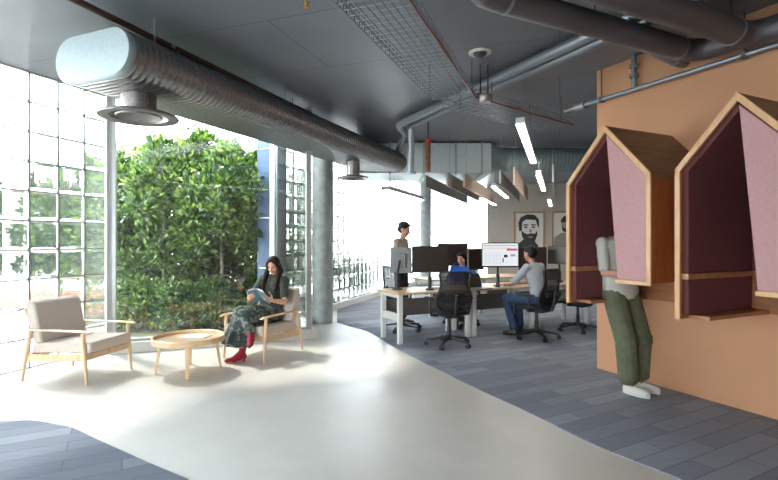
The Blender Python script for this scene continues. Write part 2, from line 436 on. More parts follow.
# corner posts, blue pier, big clear window
def post(name, a, b, w, z0, z1, mat, label):
    m = MB(); m.bar(V(a[0], a[1], (z0+z1)/2), V(b[0], b[1], (z0+z1)/2), w, z1-z0); o = m.build(name, mat, bevel=.006); struct(o, label); return o
post('trim_1', LW(1.315), WIN_A + V(-.03,-.01,0), .08, 0, H, M['alu'], 'pale metal corner post between glass blocks and window')
wd = (WIN_B - WIN_A).normalized()
def WP(s, z=0, off=0): p = WIN_A + (WIN_B-WIN_A)*s + V(wd.y, -wd.x, 0)*off; return V(p.x, p.y, z)
pane = MB(); pane.extr([WP(.01,.14,-.006), WP(.99,.14,-.006), WP(.99,H,-.006), WP(.01,H,-.006)], V(wd.y,-wd.x,0)*.012)
o = pane.build('window_2', M['pane']); struct(o, 'large clear window onto the garden')
fr = MB(); fr.bar(WP(0,H/2,0), WP(.016,H/2,0), .09, H); fr.bar(WP(.985,H/2,0), WP(1.012,H/2,0), .09, H); fr.bar(WP(0,H-.04), WP(1,H-.04), .09, .08); fr.bar(WP(0,.15), WP(1,.15), .08, .03)
fr.build('window_frame', M['alu'], o)
s = MB(); s.extr([WP(-.01,0,-.09), WP(1.04,0,-.09), WP(1.04,0,.12), WP(-.01,0,.12)], (0,0,.135)); s.build('window_sill', M['white_paint'], o, bevel=.006)
RET = FW(-1.55)
rd = (RET - WIN_B).normalized(); rn = V(rd.y, -rd.x, 0)
m = MB(); m.extr([WIN_B + rd*.06 + V(0,0,.14), RET - rd*.05 + V(0,0,.14), RET - rd*.05 + V(0,0,H), WIN_B + rd*.06 + V(0,0,H)], rn*.012)
o = m.build('window_5', M['pane']); struct(o, 'narrow clear return pane beside the column')
m = MB(); m.extr([WIN_B + rd*.06 - rn*.06, RET - rn*.06, RET + rn*.08, WIN_B + rd*.06 + rn*.08], (0,0,.135)); m.build('window_sill', M['white_paint'], o)
# pier at the outdoor end of the far glass-block wall
pe = FW(-2.08)
m = MB(); m.bar(V(pe.x-.02, pe.y, 1.9), V(pe.x-.105, pe.y+.03, 1.9), .34, 3.8); o = m.build('trim_2', M['white_paint']); struct(o, 'white end post of the far glass block wall')
m = MB(); m.bar(V(pe.x-.11, pe.y+.02, 1.9), V(pe.x-.34, pe.y+.10, 1.9), .3, 3.8); o = m.build('wall_outer', M['blue_panel']); struct(o, 'blue steel panel outside the window')
m = MB()
for z in (.98, 1.82, 2.98): m.bar(V(pe.x-.115, pe.y-.14, z), V(pe.x-.335, pe.y-.06, z), .03, .018)
m.build('panel_joint', M['white_paint'], o)

# end glazing and walls
m = MB(); a, b = FW(10.5), V(3.95, 19.44, 0); m.extr([V(a.x,a.y,0), V(b.x,b.y,0), V(b.x,b.y,H), V(a.x,a.y,H)], (.003,.009,0)); o = m.build('window_4', M['pane']); struct(o, 'bright glazing at the far end')
m = MB(); m.bar((a+b)/2 + V(0,0,0), (a+b)/2 + V(0,0,H), .06, .06); m.bar(a + V(0,0,H-.05), b + V(0,0,H-.05), .06, .1); m.build('window_frame', M['alu'], o)
def slab(name, a, b, t, z0, z1, mat, label):
    d = (b-a).normalized(); n = V(d.y, -d.x, 0)*t
    m = MB(); m.extr([V(a.x,a.y,z0), V(b.x,b.y,z0), V(b.x,b.y,z1), V(a.x,a.y,z1)], n); o = m.build(name, mat); struct(o, label); return o
slab('wall_back', BW(7.6), BW(0), .12, 0, H, M['beige'], 'beige wall with portraits')
slab('wall_back_return', BW(.06, -.14), V(3.95,19.44,0), .12, 0, H, M['beige'], 'beige return of the portrait wall')
slab('wall_right', OW(0), OW(9.6), -.12, 0, H, M['terracotta'], 'terracotta wall carrying the pods')
slab('wall_side', V(6.72,-3.3,0), BW(7.5), .12, 0, H, M['beige'], 'plain side wall of the office')
fa, fb = LW(-9, .05), V(-1.9,-3.30,0)
slab('wall_front', V(-1.9,-3.30,0), V(6.7,-3.35,0), .12, 0, H, M['white_wall'], 'plain wall behind the viewpoint')
o = MB().extr([fa + V(0,0,.1), fb + V(0,0,.1), fb + V(0,0,H), fa + V(0,0,H)], (0,-.012,0)).build('window_added', M['pane']); struct(o, 'unseen glazing added behind the viewpoint for daylight')  # added pane, lets fill daylight in from behind the camera
m = MB()
for k in range(7): q = fa.lerp(fb, k/6); m.bar(q, q + V(0,0,H), .06, .1)
for z in (.05, 2.3, H-.05): m.bar(fa + V(0,0,z), fb + V(0,0,z), .08, .1)
m.build('window_frame', M['alu'], o)
for (px, py, d, nm) in ((322.5, 0, 8.47, 'a'), (425.5, 0, 15.5, 'b')):
    x = (px-389)/FPX*d
    m = MB(); m.lathe([(.178,0),(.178,H)], 40, (x, d, 0)); o = m.build('column', M['concrete'], smooth=40)
    struct(o, 'round concrete column beside the window' if nm == 'a' else 'round concrete column at the far end of the office')

# outdoors
m = MB(); m.box((-6,12,-.13),(70,60,.1)); o = m.build('ground', M['ground']); struct(o, 'pale paving outdoors')
m = MB(); pl = [WP(-.2,0,-.5), WP(1.0,0,-.5), V(-2.2,8.6,0), V(-1.5,12.5,0), V(-7,12.5,0), V(-6.5,8.2,0)]
m.prism([(p.x,p.y) for p in pl], -.08, .02); o = m.build('ground_bed', M['soil']); struct(o, 'planting bed beyond the window')

def tree(label, x, y, h, r, n, seed, z0=.25, mat='leaf', leaf=.105, group=None, lean=(0,0), trunk=True):
    rnd = random.Random(seed)
    t = thing('garden_tree', label, 'tree', (x, y, 0), 0, group)
    m = MB(); vs, fs = [], []
    # leaf clumps on a lumpy upright crown
    clumps = []
    for k in range(85):
        a = rnd.uniform(0, 2*PI); z = rnd.uniform(z0, h)
        f = (z - z0)/(h - z0)
        rr = r*(.75 + .35*math.sin(PI*min(1, f*1.15 + .1)))*(1 if f < .7 else max(.12, 1 - ((f-.7)/.3)**2*.9))
        q = rr*math.sqrt(rnd.uniform(.15, 1))
        clumps.append((V(q*math.cos(a), q*math.sin(a), z), rnd.uniform(.12, .27)*(r/.75)))
    for i in range(n):
        c, cr = rnd.choice(clumps)
        d = V(rnd.gauss(0,1), rnd.gauss(0,1), rnd.gauss(0,1)).normalized()
        p = c + d*cr*rnd.uniform(.4, 1.05)
        if p.z < .06: continue
        ax = (d + V(rnd.uniform(-.7,.7), rnd.uniform(-.7,.7), rnd.uniform(-.2,.9))).normalized()
        sd = ax.cross(V(rnd.uniform(-1,1), rnd.uniform(-1,1), rnd.uniform(-1,1))).normalized(); nn = ax.cross(sd)
        L = leaf*rnd.uniform(.7, 1.35); w = L*.27
        o_ = len(vs)
        vs += [p, p + ax*L*.5 + sd*w + nn*w*.35, p + ax*L, p + ax*L*.5 - sd*w + nn*w*.35]
        fs += [(o_, o_+1, o_+2), (o_, o_+2, o_+3)]
    me = bpy.data.meshes.new('foliage'); me.from_pydata([tuple(p) for p in vs], [], fs)
    link('foliage', me, M[mat], t)
    if trunk:
        b = MB(); pts = []; rs = []
        for k in range(8):
            f = k/7; pts.append(V(lean[0]*f + .04*math.sin(4*f+seed), lean[1]*f + .03*math.cos(3*f+seed), f*h*.85)); rs.append(.045*(1-f*.75))
        b.tube(pts, rs, 8)
        for k in range(5):
            p = pts[2+k]; a = rnd.uniform(0, 2*PI)
            b.tube([p, p + V(math.cos(a)*r*.3, math.sin(a)*r*.3, .25), p + V(math.cos(a)*r*.6, math.sin(a)*r*.6, .55)], [.018, .012, .005], 6)
        b.build('trunk', M['bark'], t, smooth=60)
    return t
GT = 'evergreen trees outside the large window'
def at(px, d): return (px-389)/FPX*d
tree('leafy evergreen tree outside the large window, nearest the corner post', at(117,8.9), 8.9, 3.0, .74, 6500, 1, group=GT)
tree('leafy evergreen tree outside the large window, second from the corner post', at(163,8.6), 8.6, 3.1, .76, 6800, 2, group=GT, lean=(.1,0))
tree('leafy evergreen tree outside the large window, behind the coffee table, third from the corner post', at(200,8.9), 8.9, 3.3, .78, 6800, 3, group=GT)
tree('leafy evergreen tree with a pale leaning trunk, second from the blue panel', at(228,8.4), 8.4, 3.0, .68, 4200, 4, z0=1.3, group=GT, lean=(-.22,0))
tree('leafy evergreen tree outside the large window, right beside the blue panel', at(254,9.3), 9.3, 3.05, .74, 6200, 5, group=GT)
for k, (px, d, h) in enumerate(((100,10.6,3.15), (148,10.4,3.35), (188,10.6,3.5), (226,10.5,3.45), (262,11.4,3.3))):
    tree(['dark tree in the back garden row, left end behind the corner post', 'dark tree in the back row of the garden, second from its left end', 'dark tree in the back row of the garden, in its middle', 'dark tree in the back row of the garden, second from the blue panel', 'dark tree in the back row of the garden, right end behind the blue panel'][k],
         at(px,d), d, h, .95, 6500, 20+k, z0=.1, leaf=.11, group='back row of garden trees')
SH = ['low leafy shrub under the trees, nearest the lounge chair with no one in it', 'low leafy shrub under the trees, directly behind the coffee table', 'low leafy shrub under the trees, nearest the seated woman']
for k, (px, d) in enumerate(((138,7.8), (176,7.75), (214,7.9))):
    s_ = tree(SH[k], at(px,d), d, .75, .42, 2200, 50+k, z0=.08, leaf=.08, group='shrubs under the garden trees', trunk=False); s_.name = 'garden_shrub'; s_['category'] = 'shrub'
    b = MB()
    for a in range(4): b.tube([V(0,0,-.06), V(.12*math.cos(a*1.6), .12*math.sin(a*1.6), .3), V(.22*math.cos(a*1.6), .22*math.sin(a*1.6), .58)], [.014,.01,.004], 6)
    b.build('stem', M['bark'], s_)
GL = 'trees outside the left glass block wall'
for k, (x, y, h, r, lb) in enumerate(((at(50,10.4), 10.4, 2.9, .72, 'green tree blurred behind the left glass blocks, second from the corner post'), (at(88,10.0), 10.0, 2.95, .85, 'green tree blurred behind the left glass blocks, nearest the corner post'), (at(8,10.6), 10.6, 2.5, .68, 'green tree blurred behind the left glass blocks, nearest the picture edge'))):
    tree(lb, x, y, h, r, 9000, 70+k, z0=.8, mat='leaf_far', leaf=.13, group=GL)
bw = thing('garden_wall', 'low red brick wall blurred behind the left glass blocks', 'wall', (-6.9, 9.3, -.08), .35)
MB().box((0,0,.3),(2.6,.22,.6)).build('brickwork', M['brick'], bw); MB().box((0,0,.63),(2.7,.3,.06)).build('coping', M['white_paint'], bw)

for k, (px, d, h, rr_, lb) in enumerate(((279,12.0,3.2,.6,'green tree blurred behind the far glass blocks, seen just right of the blue panel'), (303,12.6,3.1,.6,'green tree blurred behind the far glass blocks, seen left of the concrete column'))):
    tree(lb, at(px,d), d, h, rr_, 6000, 90+k, z0=.4, leaf=.12, group='trees outside the far glass block wall')
for k, (px, d, lb) in enumerate(((340,13.2,'low green shrub blurred behind the far glass blocks, right beside the column'), (356,14.0,'low green shrub blurred behind the far glass blocks, second from the column'))):
    s_ = tree(lb, at(px,d), d, .95, .34, 2500, 95+k, z0=.1, leaf=.1, group='shrubs outside the far glass block wall'); s_.name = 'garden_shrub'; s_['category'] = 'shrub'
# ================================================================== CEILING SERVICES
# flat oval spiral duct with an end cap
d0 = at_depth(92, 56, 3.95); d1 = V(at(386, 9.5), 9.5, d0.z)
dd = (d1-d0).normalized(); ds = V(dd.y, -dd.x, 0); L = (d1-d0).length
def oval_ring(c, hw, hh, n=40):
    out = []
    r = hh; k = n//2
    for i in range(k): a = -PI/2 + PI*i/(k-1); out.append(c + ds*((hw-r) + r*math.cos(a)) + V(0,0,r*math.sin(a)))
    for i in range(k): a = PI/2 + PI*i/(k-1); out.append(c - ds*((hw-r) - r*math.cos(a)) + V(0,0,r*math.sin(a)))
    return out
T = thing('flat_oval_duct', 'long galvanised flat oval duct with pale end cap running along the windows', 'duct', d0)
HW, HH = .445, .19
m = MB(); rings = []
t = .01
while t < L:
    for off, k in ((0,0),(.006,.005),(.014,.005),(.02,0)):
        rings.append(oval_ring(dd*(t+off), HW+k, HH+k))
    t += .062
m.loft(rings); m.build('spiral_body', M['galv'], T, smooth=50)
m = MB(); m.loft([oval_ring(-dd*.012, HW-.004, HH-.004), oval_ring(-dd*.0, HW+.006, HH+.006), oval_ring(dd*.05, HW+.006, HH+.006)]); m.build('end_cap', M['galv_cap'], T, smooth=40)
for k in range(4):
    t = .35 + k*1.9
    for sgn in (-1, 1): MB().tube([dd*t + ds*sgn*.3 + V(0,0,HH-.05), dd*t + ds*sgn*.3 + V(0,0,H - d0.z)], .006, 6).build('hanger_rod', M['wire'], T)
def diffuser(label, c, ztop, zrim, r):
    T = thing('air_diffuser', label, 'air diffuser', (c[0], c[1], zrim), 0, 'round air diffusers under the duct')
    MB().lathe([(r*.43, ztop-zrim), (r*.43, .03), (r*.5, .03)], 32).add([], []).build('collar', M['galv_in'], T, smooth=40)
    MB().lathe([(r*.43, .05), (r*.97, .012), (r, 0), (r*.98, -.012), (r*.72, -.004), (r*.66, .03), (r*.43, .05)], 48, caps=False).build('rim', M['galv_in'], T, smooth=50)
    MB().lathe([(r*.02, .035), (r*.38, .025), (r*.55, -.004), (r*.57, .008), (r*.3, .05), (r*.02, .06)], 48).build('core', M['galv_in'], T, smooth=50)
    return T
dz = d0.z - HH
diffuser('big round metal air diffuser hanging near the capped end of the duct', at_depth(139, 117, 4.40), dz+.06, 2.573, .34)
diffuser('small round air diffuser hanging from the duct beside the concrete column', at_depth(353, 178, 8.1), dz+.03, 2.49, .26)

# brown sprinkler main above it
a, b = V(-2.356, 3.675, 3.26), V(-.177, 9.48, 3.26); sd = (b-a).normalized()
T = thing('sprinkler_pipe', 'thin brown sprinkler pipe running just under the ceiling beside the duct', 'pipe', a)
MB().tube([-sd*4, b-a], .028, 12).build('pipe', M['pipe_rust'], T, smooth=40)
for t in (-1.5, .9, 3.0, 5.0):
    m = MB(); m.tube([sd*t + V(0,0,.02), sd*t + V(0,0,.1)], .008, 6); m.lathe([(.036,-.012),(.036,.012)], 14, sd*t); m.build('hanger', M['pipe_lite'], T)
T = thing('ceiling_sprinkler', 'small brass sprinkler head poking from the ceiling left of the cable tray', 'sprinkler', at_depth(307,-2,3.66)*1)
T.location.z = H
MB().lathe([(.012,0),(.012,-.1),(.02,-.105),(.02,-.115),(.008,-.12),(.008,-.135),(.024,-.14),(.024,-.145)], 14).build('head', M['brass'], T, smooth=40)
MB().lathe([(.04,0),(.036,-.012)], 18).build('escutcheon', M['white_paint'], T)

# rectangular plenum and round spiral duct across the room
X0, X1, Y0, Y1, Z0, Z1 = -.62, 1.98, 9.32, 10.6, 2.745, 3.325
T = thing('rectangular_duct', 'big rectangular galvanised duct box crossing behind the end of the oval duct', 'duct', ((X0+X1)/2, Y0, Z0))
ox, oy = (X0+X1)/2, Y0
MB().box((0, (Y1-Y0)/2, (Z1-Z0)/2), (X1-X0, Y1-Y0, Z1-Z0)).build('casing', M['plenum'], T, bevel=.004)
for x in (at(390,9.3), at(424,9.3), at(456,9.3), at(482,9.3)):
    MB().box((x-ox, (Y1-Y0)/2, (Z1-Z0)/2), (.035, Y1-Y0+.05, Z1-Z0+.05)).build('flange', M['galv_cap'], T)
for x in (-1.0, 0, 1.0): MB().tube([(x, .1, Z1-Z0), (x, .1, H-Z0)], .008, 6).build('hanger_rod', M['wire'], T)
T = thing('spiral_duct', 'round galvanised spiral duct leading right from the rectangular duct', 'duct', (X1, 9.8, 3.07))
m = MB(); rings = []
rr = .25
def cring(x, r, y=0): return [V(x, y + r*math.cos(t), r*math.sin(t)) for t in [2*PI*k/28 for k in range(28)]]
x = .36
while x < 4.2:
    for off, k in ((0,0),(.008,.004),(.02,.004),(.028,0)): rings.append(cring(x+off, rr+k))
    x += .075
m.loft(rings); m.build('spiral_body', M['galv_cap'], T, smooth=50)
rs = []
for f in (0, .5, 1):
    ring = []
    for k in range(28):
        t = 2*PI*k/28; c, s_ = math.cos(t), math.sin(t)
        q = max(abs(c), abs(s_)); sq = V(0, c/q*.42, s_/q*.27); ci = V(0, c*rr, s_*rr)
        p = sq.lerp(ci, f); p.x = -.0 + .37*f; ring.append(p)
    rs.append(ring)
MB().loft(rs).build('transition', M['galv_cap'], T, smooth=30)
for x in (.8, 2.6): MB().tube([(x,0,rr-.01), (x,0,H-3.07)], .008, 6).build('hanger_rod', M['wire'], T)

# wire mesh cable trays
def cable_tray(label, a, b, w, z, cell, flange=.1, cable=None):
    a, b = V(a[0],a[1],z), V(b[0],b[1],z); d = (b-a).normalized(); s_ = V(d.y,-d.x,0); L = (b-a).length
    T = thing('cable_tray', label, 'cable tray', a, 0, 'wire mesh cable trays')
    m = MB(); n = int(w/cell)
    for i in range(n+1): m.tube([s_*(-w/2 + w*i/n), s_*(-w/2 + w*i/n) + d*L], .0056, 4)
    for sg in (-1, 1):
        for hh in (flange*.5, flange): m.tube([s_*sg*w/2 + V(0,0,hh), s_*sg*w/2 + V(0,0,hh) + d*L], .0056, 4)
    t = 0
    while t <= L:
        m.tube([s_*-w/2 + V(0,0,flange) + d*t, s_*-w/2 + d*t, s_*w/2 + d*t, s_*w/2 + V(0,0,flange) + d*t], .0056, 4); t += cell*1.6
    m.build('wire_mesh', M['wire'], T)
    if cable: MB().tube([s_*cable*w/2 + V(0,0,.012) + d*(L*k/12) + s_*.008*math.sin(k*1.7) for k in range(13)], .011, 6).build('cable', M['wire_or'], T, smooth=60)
    for t in ([L-.12, L-2.2] if L > 3 else [.3, L-.3]):
        for sg in (-1, 1): MB().tube([s_*sg*w/2 + d*t, s_*sg*w/2 + d*t + V(0,0,H-z)], .006, 6).build('hanger_rod', M['pipe_dark'], T)
    return T
cable_tray('long wire mesh cable tray running from the top of the picture to the double conduits', (-.84, 1.2), (.70, 5.28), .46, 3.0, .055, cable=1)
cable_tray('short wire mesh cable tray angled to the right behind the grey junction box', (.78, 5.45), (2.35, 6.75), .48, 3.0, .075, cable=1)

# big dark pipes over the terracotta wall
def big_pipe(label, p, r, s_to_wall, back):
    T = thing('lagged_pipe', label, 'pipe', p, 0, 'big dark lagged pipes')
    pts = [-DIR_Q*-1.2 + DIR_N*(back+.18)]
    for k in range(6):
        a = k/5*PI/2; pts.append(DIR_N*(back + .18*math.cos(a) - .0) + DIR_Q*(.18 - .18*math.sin(a)) )
    pts += [DIR_N*(back-.3), -DIR_N*(s_to_wall-.36)]
    for k in range(6):
        a = k/5*PI/2; pts.append(-DIR_N*(s_to_wall-.34+.16*math.sin(a)) + DIR_Q*(.16-.16*math.cos(a)))
    pts.append(pts[-1] + DIR_Q*.22)
    MB().tube(pts, r, 24).build('lagging', M['pipe_dark'], T, smooth=50)
    for t in (back-.12, -s_to_wall+.42): MB().tube([DIR_N*(t-.012), DIR_N*(t+.012)], r+.004, 24).build('band', M['pipe_lite'], T, smooth=50)
    for t in (.2, 1.0):
        c = DIR_N*(-t*.7+.2); MB().tube([c + V(0,0,r-.01), c + V(0,0,H-p.z)], .008, 6).build('hanger_rod', M['pipe_dark'], T)
    return T
def wall_dist(p): return (p - W0).dot(DIR_N)
p1 = at_depth(600, 26, 3.76)
p2 = at_depth(692, 18, 3.57)
big_pipe('dark lagged ceiling pipe with elbow, the farther of the two big ones', p1, .094, wall_dist(p1)-.0, 1.05)
big_pipe('dark lagged ceiling pipe, the nearer of the two big ones', p2, .102, wall_dist(p2)-.0, 2.2)

# pair of silver conduits
c0 = at_depth(580, 45, 4.50); dq = -DIR_Q
def conduit(label, off, zend, turn):
    st = c0 + DIR_M*off
    T = thing('silver_conduit', label, 'pipe', st, 0, 'pair of silver conduits')
    e = dq*(3.32 + .08*turn)
    if turn:
        pts = [-dq*2.0, e, e + dq*.10 + V(.0,.04,-.005), e + dq*.14 + V(.04,.1,-.03), e + dq*.15 + V(.14,.28,-.06), e + V(-.05,2.2,-.06)]
    else:
        pts = [-dq*2.0, e, e + dq*.08 + V(0,0,-.025), e + dq*.12 + V(0,0,-.09), e + dq*.12 + V(0,0,-.74)]
    MB().tube(pts, .055, 16).build('pipe', M['pipe_lite'], T, smooth=50)
    if not turn: MB().lathe([(.058,-.74),(.085,-.74),(.085,-.78),(.03,-.78)], 18, e + dq*.12).build('bell', M['pipe_lite'], T, smooth=40)
    for t in (.4, 2.0): MB().tube([dq*t, dq*t + V(0,0,H-st.z)], .007, 6).build('hanger_rod', M['pipe_dark'], T)
conduit('silver ceiling conduit on the left of the pair, bending back behind the other', -.09, 0, 1)
conduit('silver ceiling conduit on the right of the pair, turning straight down at its far end', .09, 0, 0)
T = thing('copper_pipe', 'short brown vertical pipe with red valve beside the silver conduit', 'pipe', at_depth(428, 172, 7.8))
MB().tube([(0,0,0),(0,0,.47)], .042, 14).build('pipe', M['copper'], T, smooth=50)
MB().lathe([(.045,.47),(.045,.53),(.02,.55)], 14).build('valve', M['red'], T, smooth=40)
MB().tube([(0,0,.54),(0,0,H-T.location.z+.02)], .012, 8).build('rod', M['pipe_dark'], T)

# rail pipe along the terracotta wall, with fittings
T = thing('wall_pipe', 'thin grey pipe running along the top of the terracotta wall', 'pipe', OW(0, .07, 3.0))
MB().tube([-DIR_Q*.12, DIR_Q*5.5], .024, 12).build('pipe', M['pipe_lite'], T, smooth=50)
MB().tube([-DIR_Q*.24, -DIR_Q*.10], .05, 12).build('end_valve', M['pipe_lite'], T, smooth=50)
MB().tube([-DIR_Q*.40, -DIR_Q*.22], .028, 12).build('coupling', M['galv_in'], T, smooth=50)
for s_ in (.12, 1.55, 2.6):
    m = MB(); m.tube([DIR_Q*s_, DIR_Q*s_ + V(0,0,.36)], .008, 6); m.tube([DIR_Q*s_ + V(0,0,-.03), DIR_Q*s_ + V(0,0,.03)], .03, 12); m.build('hanger_rod', M['pipe_dark'], T)
MB().bar(DIR_Q*.1 - DIR_N*.06, DIR_Q*.1 + DIR_N*.02, .03, .05).build('bracket', M['pipe_lite'], T)
T = thing('branch_pipe', 'short grey vertical pipe with collars rising from the wall pipe to the ceiling', 'pipe', OW(.52, .07, 3.02))
MB().tube([(0,0,0),(0,0,.34)], .026, 12).build('pipe', M['pipe_lite'], T, smooth=50)
for z in (.1, .2): MB().lathe([(.045,z),(.045,z+.035)], 14).build('collar', M['pipe_lite'], T, smooth=40)
T = thing('branch_pipe', 'grey slanting branch pipe behind the two big dark pipes', 'pipe', OW(1.0, .13, 3.13))
MB().tube([(0,0,0), DIR_N*.5 + V(.1,.2,.16), DIR_N*.9 + V(.15,.3,.2), DIR_N*.95 + V(.16,.32,.23)], .055, 14).build('pipe', M['pipe_lite'], T, smooth=50)
MB().tube([DIR_N*-.125, DIR_N*.02], .055, 14).build('wall_stub', M['pipe_lite'], T, smooth=50)

T = thing('ceiling_fitting', 'round white fitting in the ceiling above the junction box', 'ceiling fitting', (at(480,4.9), 4.9, H))
MB().lathe([(.115,0),(.115,-.012),(.09,-.022),(.075,-.01),(.02,-.01)], 32).build('rim', M['white_paint'], T, smooth=40)
MB().lathe([(.07,-.008),(.065,-.03),(.03,-.05)], 24).build('core', M['screen_grey'], T, smooth=40)
T = thing('junction_box', 'small grey box on two rods where the cable trays meet', 'junction box', (at(485,5.25), 5.25, 2.95))
MB().lathe([(.06,0),(.068,.01),(.068,.075),(.055,.085)], 24).build('housing', M['galv_in'], T, smooth=40)
for x in (-.05,.03): MB().tube([(x,0,.08),(x,0,H-2.95)], .009, 6).build('rod', M['black'], T)

# fluorescent pendants and felt baffles
def pendant(label, px, py, z, L, w=.085, h=.07, housing='white_paint', lamp=True):
    d = FPX*(z-CAMH)/(240-py); p = V(at(px,d), d, z)
    T = thing('pendant_light', label, 'pendant light', p, heading(DIR_A), 'linear pendant lights over the desks')
    MB().box((0,L/2,h/2+.006),(w,L,h)).build('housing', M[housing], T, bevel=.004)
    MB().box((0,L/2,.002),(w*.86,L-.03,.02)).build('tube', M['lamp'], T)
    for t in (.25, L-.25): MB().tube([(0,t,h),(0,t,H-z-.001)], .004, 6).build('wire', M['wire'], T)
pendant('bright linear pendant light hanging nearest, above the grey chair row', 520, 124, 2.75, 2.9, .1)
pendant('linear pendant light left of the tan baffle board, nearer of two lit strips', 493, 186.6, 2.5, 2.7)
pendant('linear pendant light seen end to end far behind the column diffuser', 482, 198, 2.5, 2.6)
pendant('linear pendant light beside the right hand grey baffle, over the seated man', 538.5, 175, 2.5, 2.6)
pendant('linear pendant light farthest back above the portraits', 549, 200, 2.5, 2.4)
pendant('wide linear pendant light left of the baffles, above the standing man', 386, 190.5, 2.5, 2.7, .2, .09)
def baffle(label, px, py, z, L, h, mat):
    d = FPX*(z-CAMH)/(240-py); p = V(at(px,d), d, z)
    T = thing('felt_baffle', label, 'acoustic baffle', p, heading(DIR_A), 'hanging acoustic baffles')
    MB().box((0,L/2,h/2),(.035,L,h)).build('board', M[mat], T, bevel=.004)
    for t in (.2, L-.2): MB().tube([(0,t,h-.01),(0,t,H-z-.001)], .004, 6).build('wire', M['wire'], T)
baffle('grey hanging baffle at the left end of the row', 425, 187, 2.42, 4.2, .22, 'baffle')
baffle('grey hanging baffle second from the left of the row', 447, 186, 2.42, 4.4, .25, 'baffle')
baffle('tan hanging baffle left of the lit strips', 464, 187, 2.42, 4.0, .26, 'baffle_wood')
baffle('grey hanging baffle between two lit strips', 500, 184, 2.45, 4.2, .24, 'baffle')
baffle('tan hanging baffle in the middle of the row', 514, 185, 2.42, 3.6, .32, 'baffle_wood')
baffle('grey hanging baffle at the right end of the row', 553, 182, 2.45, 3.6, .3, 'baffle')

# portraits on the back wall
def portrait(label, u0, u1, z0, z1, kind):
    c = BW((u0+u1)/2, .012, z0); w = u1-u0; h = z1-z0
    T = thing('framed_portrait', label, 'picture', c, math.atan2(DIR_B.y, DIR_B.x), 'framed portraits on the back wall')
    f = .05; m = MB()
    for x in (-w/2+f/2, w/2-f/2): m.box((x,-.02,h/2),(f,.05,h))
    for z in (f/2, h-f/2): m.box((0,-.02,z),(w-2*f,.05,f))
    m.build('frame', M['frame'], T); MB().box((0,-.006,h/2),(w-2*f,.012,h-2*f)).build('print', M['canvas'], T)
    def flat(name, pts, mat, y=-.016, cx=0, cz=h*.58, k=1):
        MB().extr([V(cx+x*k, y, cz+z*k) for x, z in pts], (0,.004,0)).build(name, mat, T)
    K = h*.36
    def el(cx, cz, rx, rz, a0=0, a1=2*PI, n=24): return [(cx+rx*math.cos(a0+(a1-a0)*i/n), cz+rz*math.sin(a0+(a1-a0)*i/n)) for i in range(n+(0 if a1-a0 > 6.2 else 1))]
    if kind:
        flat('jacket', [(-.95,-1.45),(-.72,-.95),(-.35,-.62),(0,-.85),(.3,-.7),(.55,-1.0),(.62,-1.45)], M['print_dark'], -.015, k=K)
        flat('hair', [(-.62,-.1),(-.68,.45),(-.52,.82),(-.1,1.0),(.35,.95),(.6,.65),(.62,.1),(.5,.3),(.42,.62),(-.2,.66),(-.42,.5),(-.46,-.05)], M['print_dark'], -.018, k=K)
        flat('beard', [(-.5,.0),(-.44,-.45),(-.2,-.85),(.08,-.98),(.34,-.8),(.5,-.35),(.5,-.05),(.36,-.28),(.1,-.22),(-.1,-.3),(-.32,-.2)], M['print_dark'], -.019, k=K)
        flat('mouth', el(.08,-.48,.16,.05), M['print_mid'], -.021, k=K)
        for x in (-.2, .26):
            flat('eye', el(x,.16,.11,.055), M['print_dark'], -.020, k=K); flat('eyebrow', [(x-.17,.27),(x-.1,.36),(x+.14,.34),(x+.17,.27)], M['print_dark'], -.020, k=K)
        flat('nose', [(.08,.1),(.2,-.14),(.1,-.18),(-.03,-.12)], M['print_mid'], -.020, k=K)
    else:
        flat('shirt', [(-.9,-1.3),(-.8,-.5),(-.4,-.2),(.4,-.2),(.8,-.5),(.9,-1.3)], M['print_mid'], -.015, k=K)
        flat('head', el(0,.35,.4,.5), M['print_mid'], -.018, k=K)
        flat('hair', el(0,.4,.44,.52,.15,PI-.15), M['print_dark'], -.020, k=K)
        flat('beard', [(-.38,.2),(-.3,-.1),(0,-.22),(.3,-.1),(.38,.2),(.2,.08),(-.2,.08)], M['print_dark'], -.021, k=K)
portrait('framed black and white portrait of a bearded man on the back wall', .925, 1.937, .95, 2.42, 1)
portrait('second framed portrait on the back wall, half hidden by the nearer pod', 2.17, 3.18, .95, 2.41, 0)
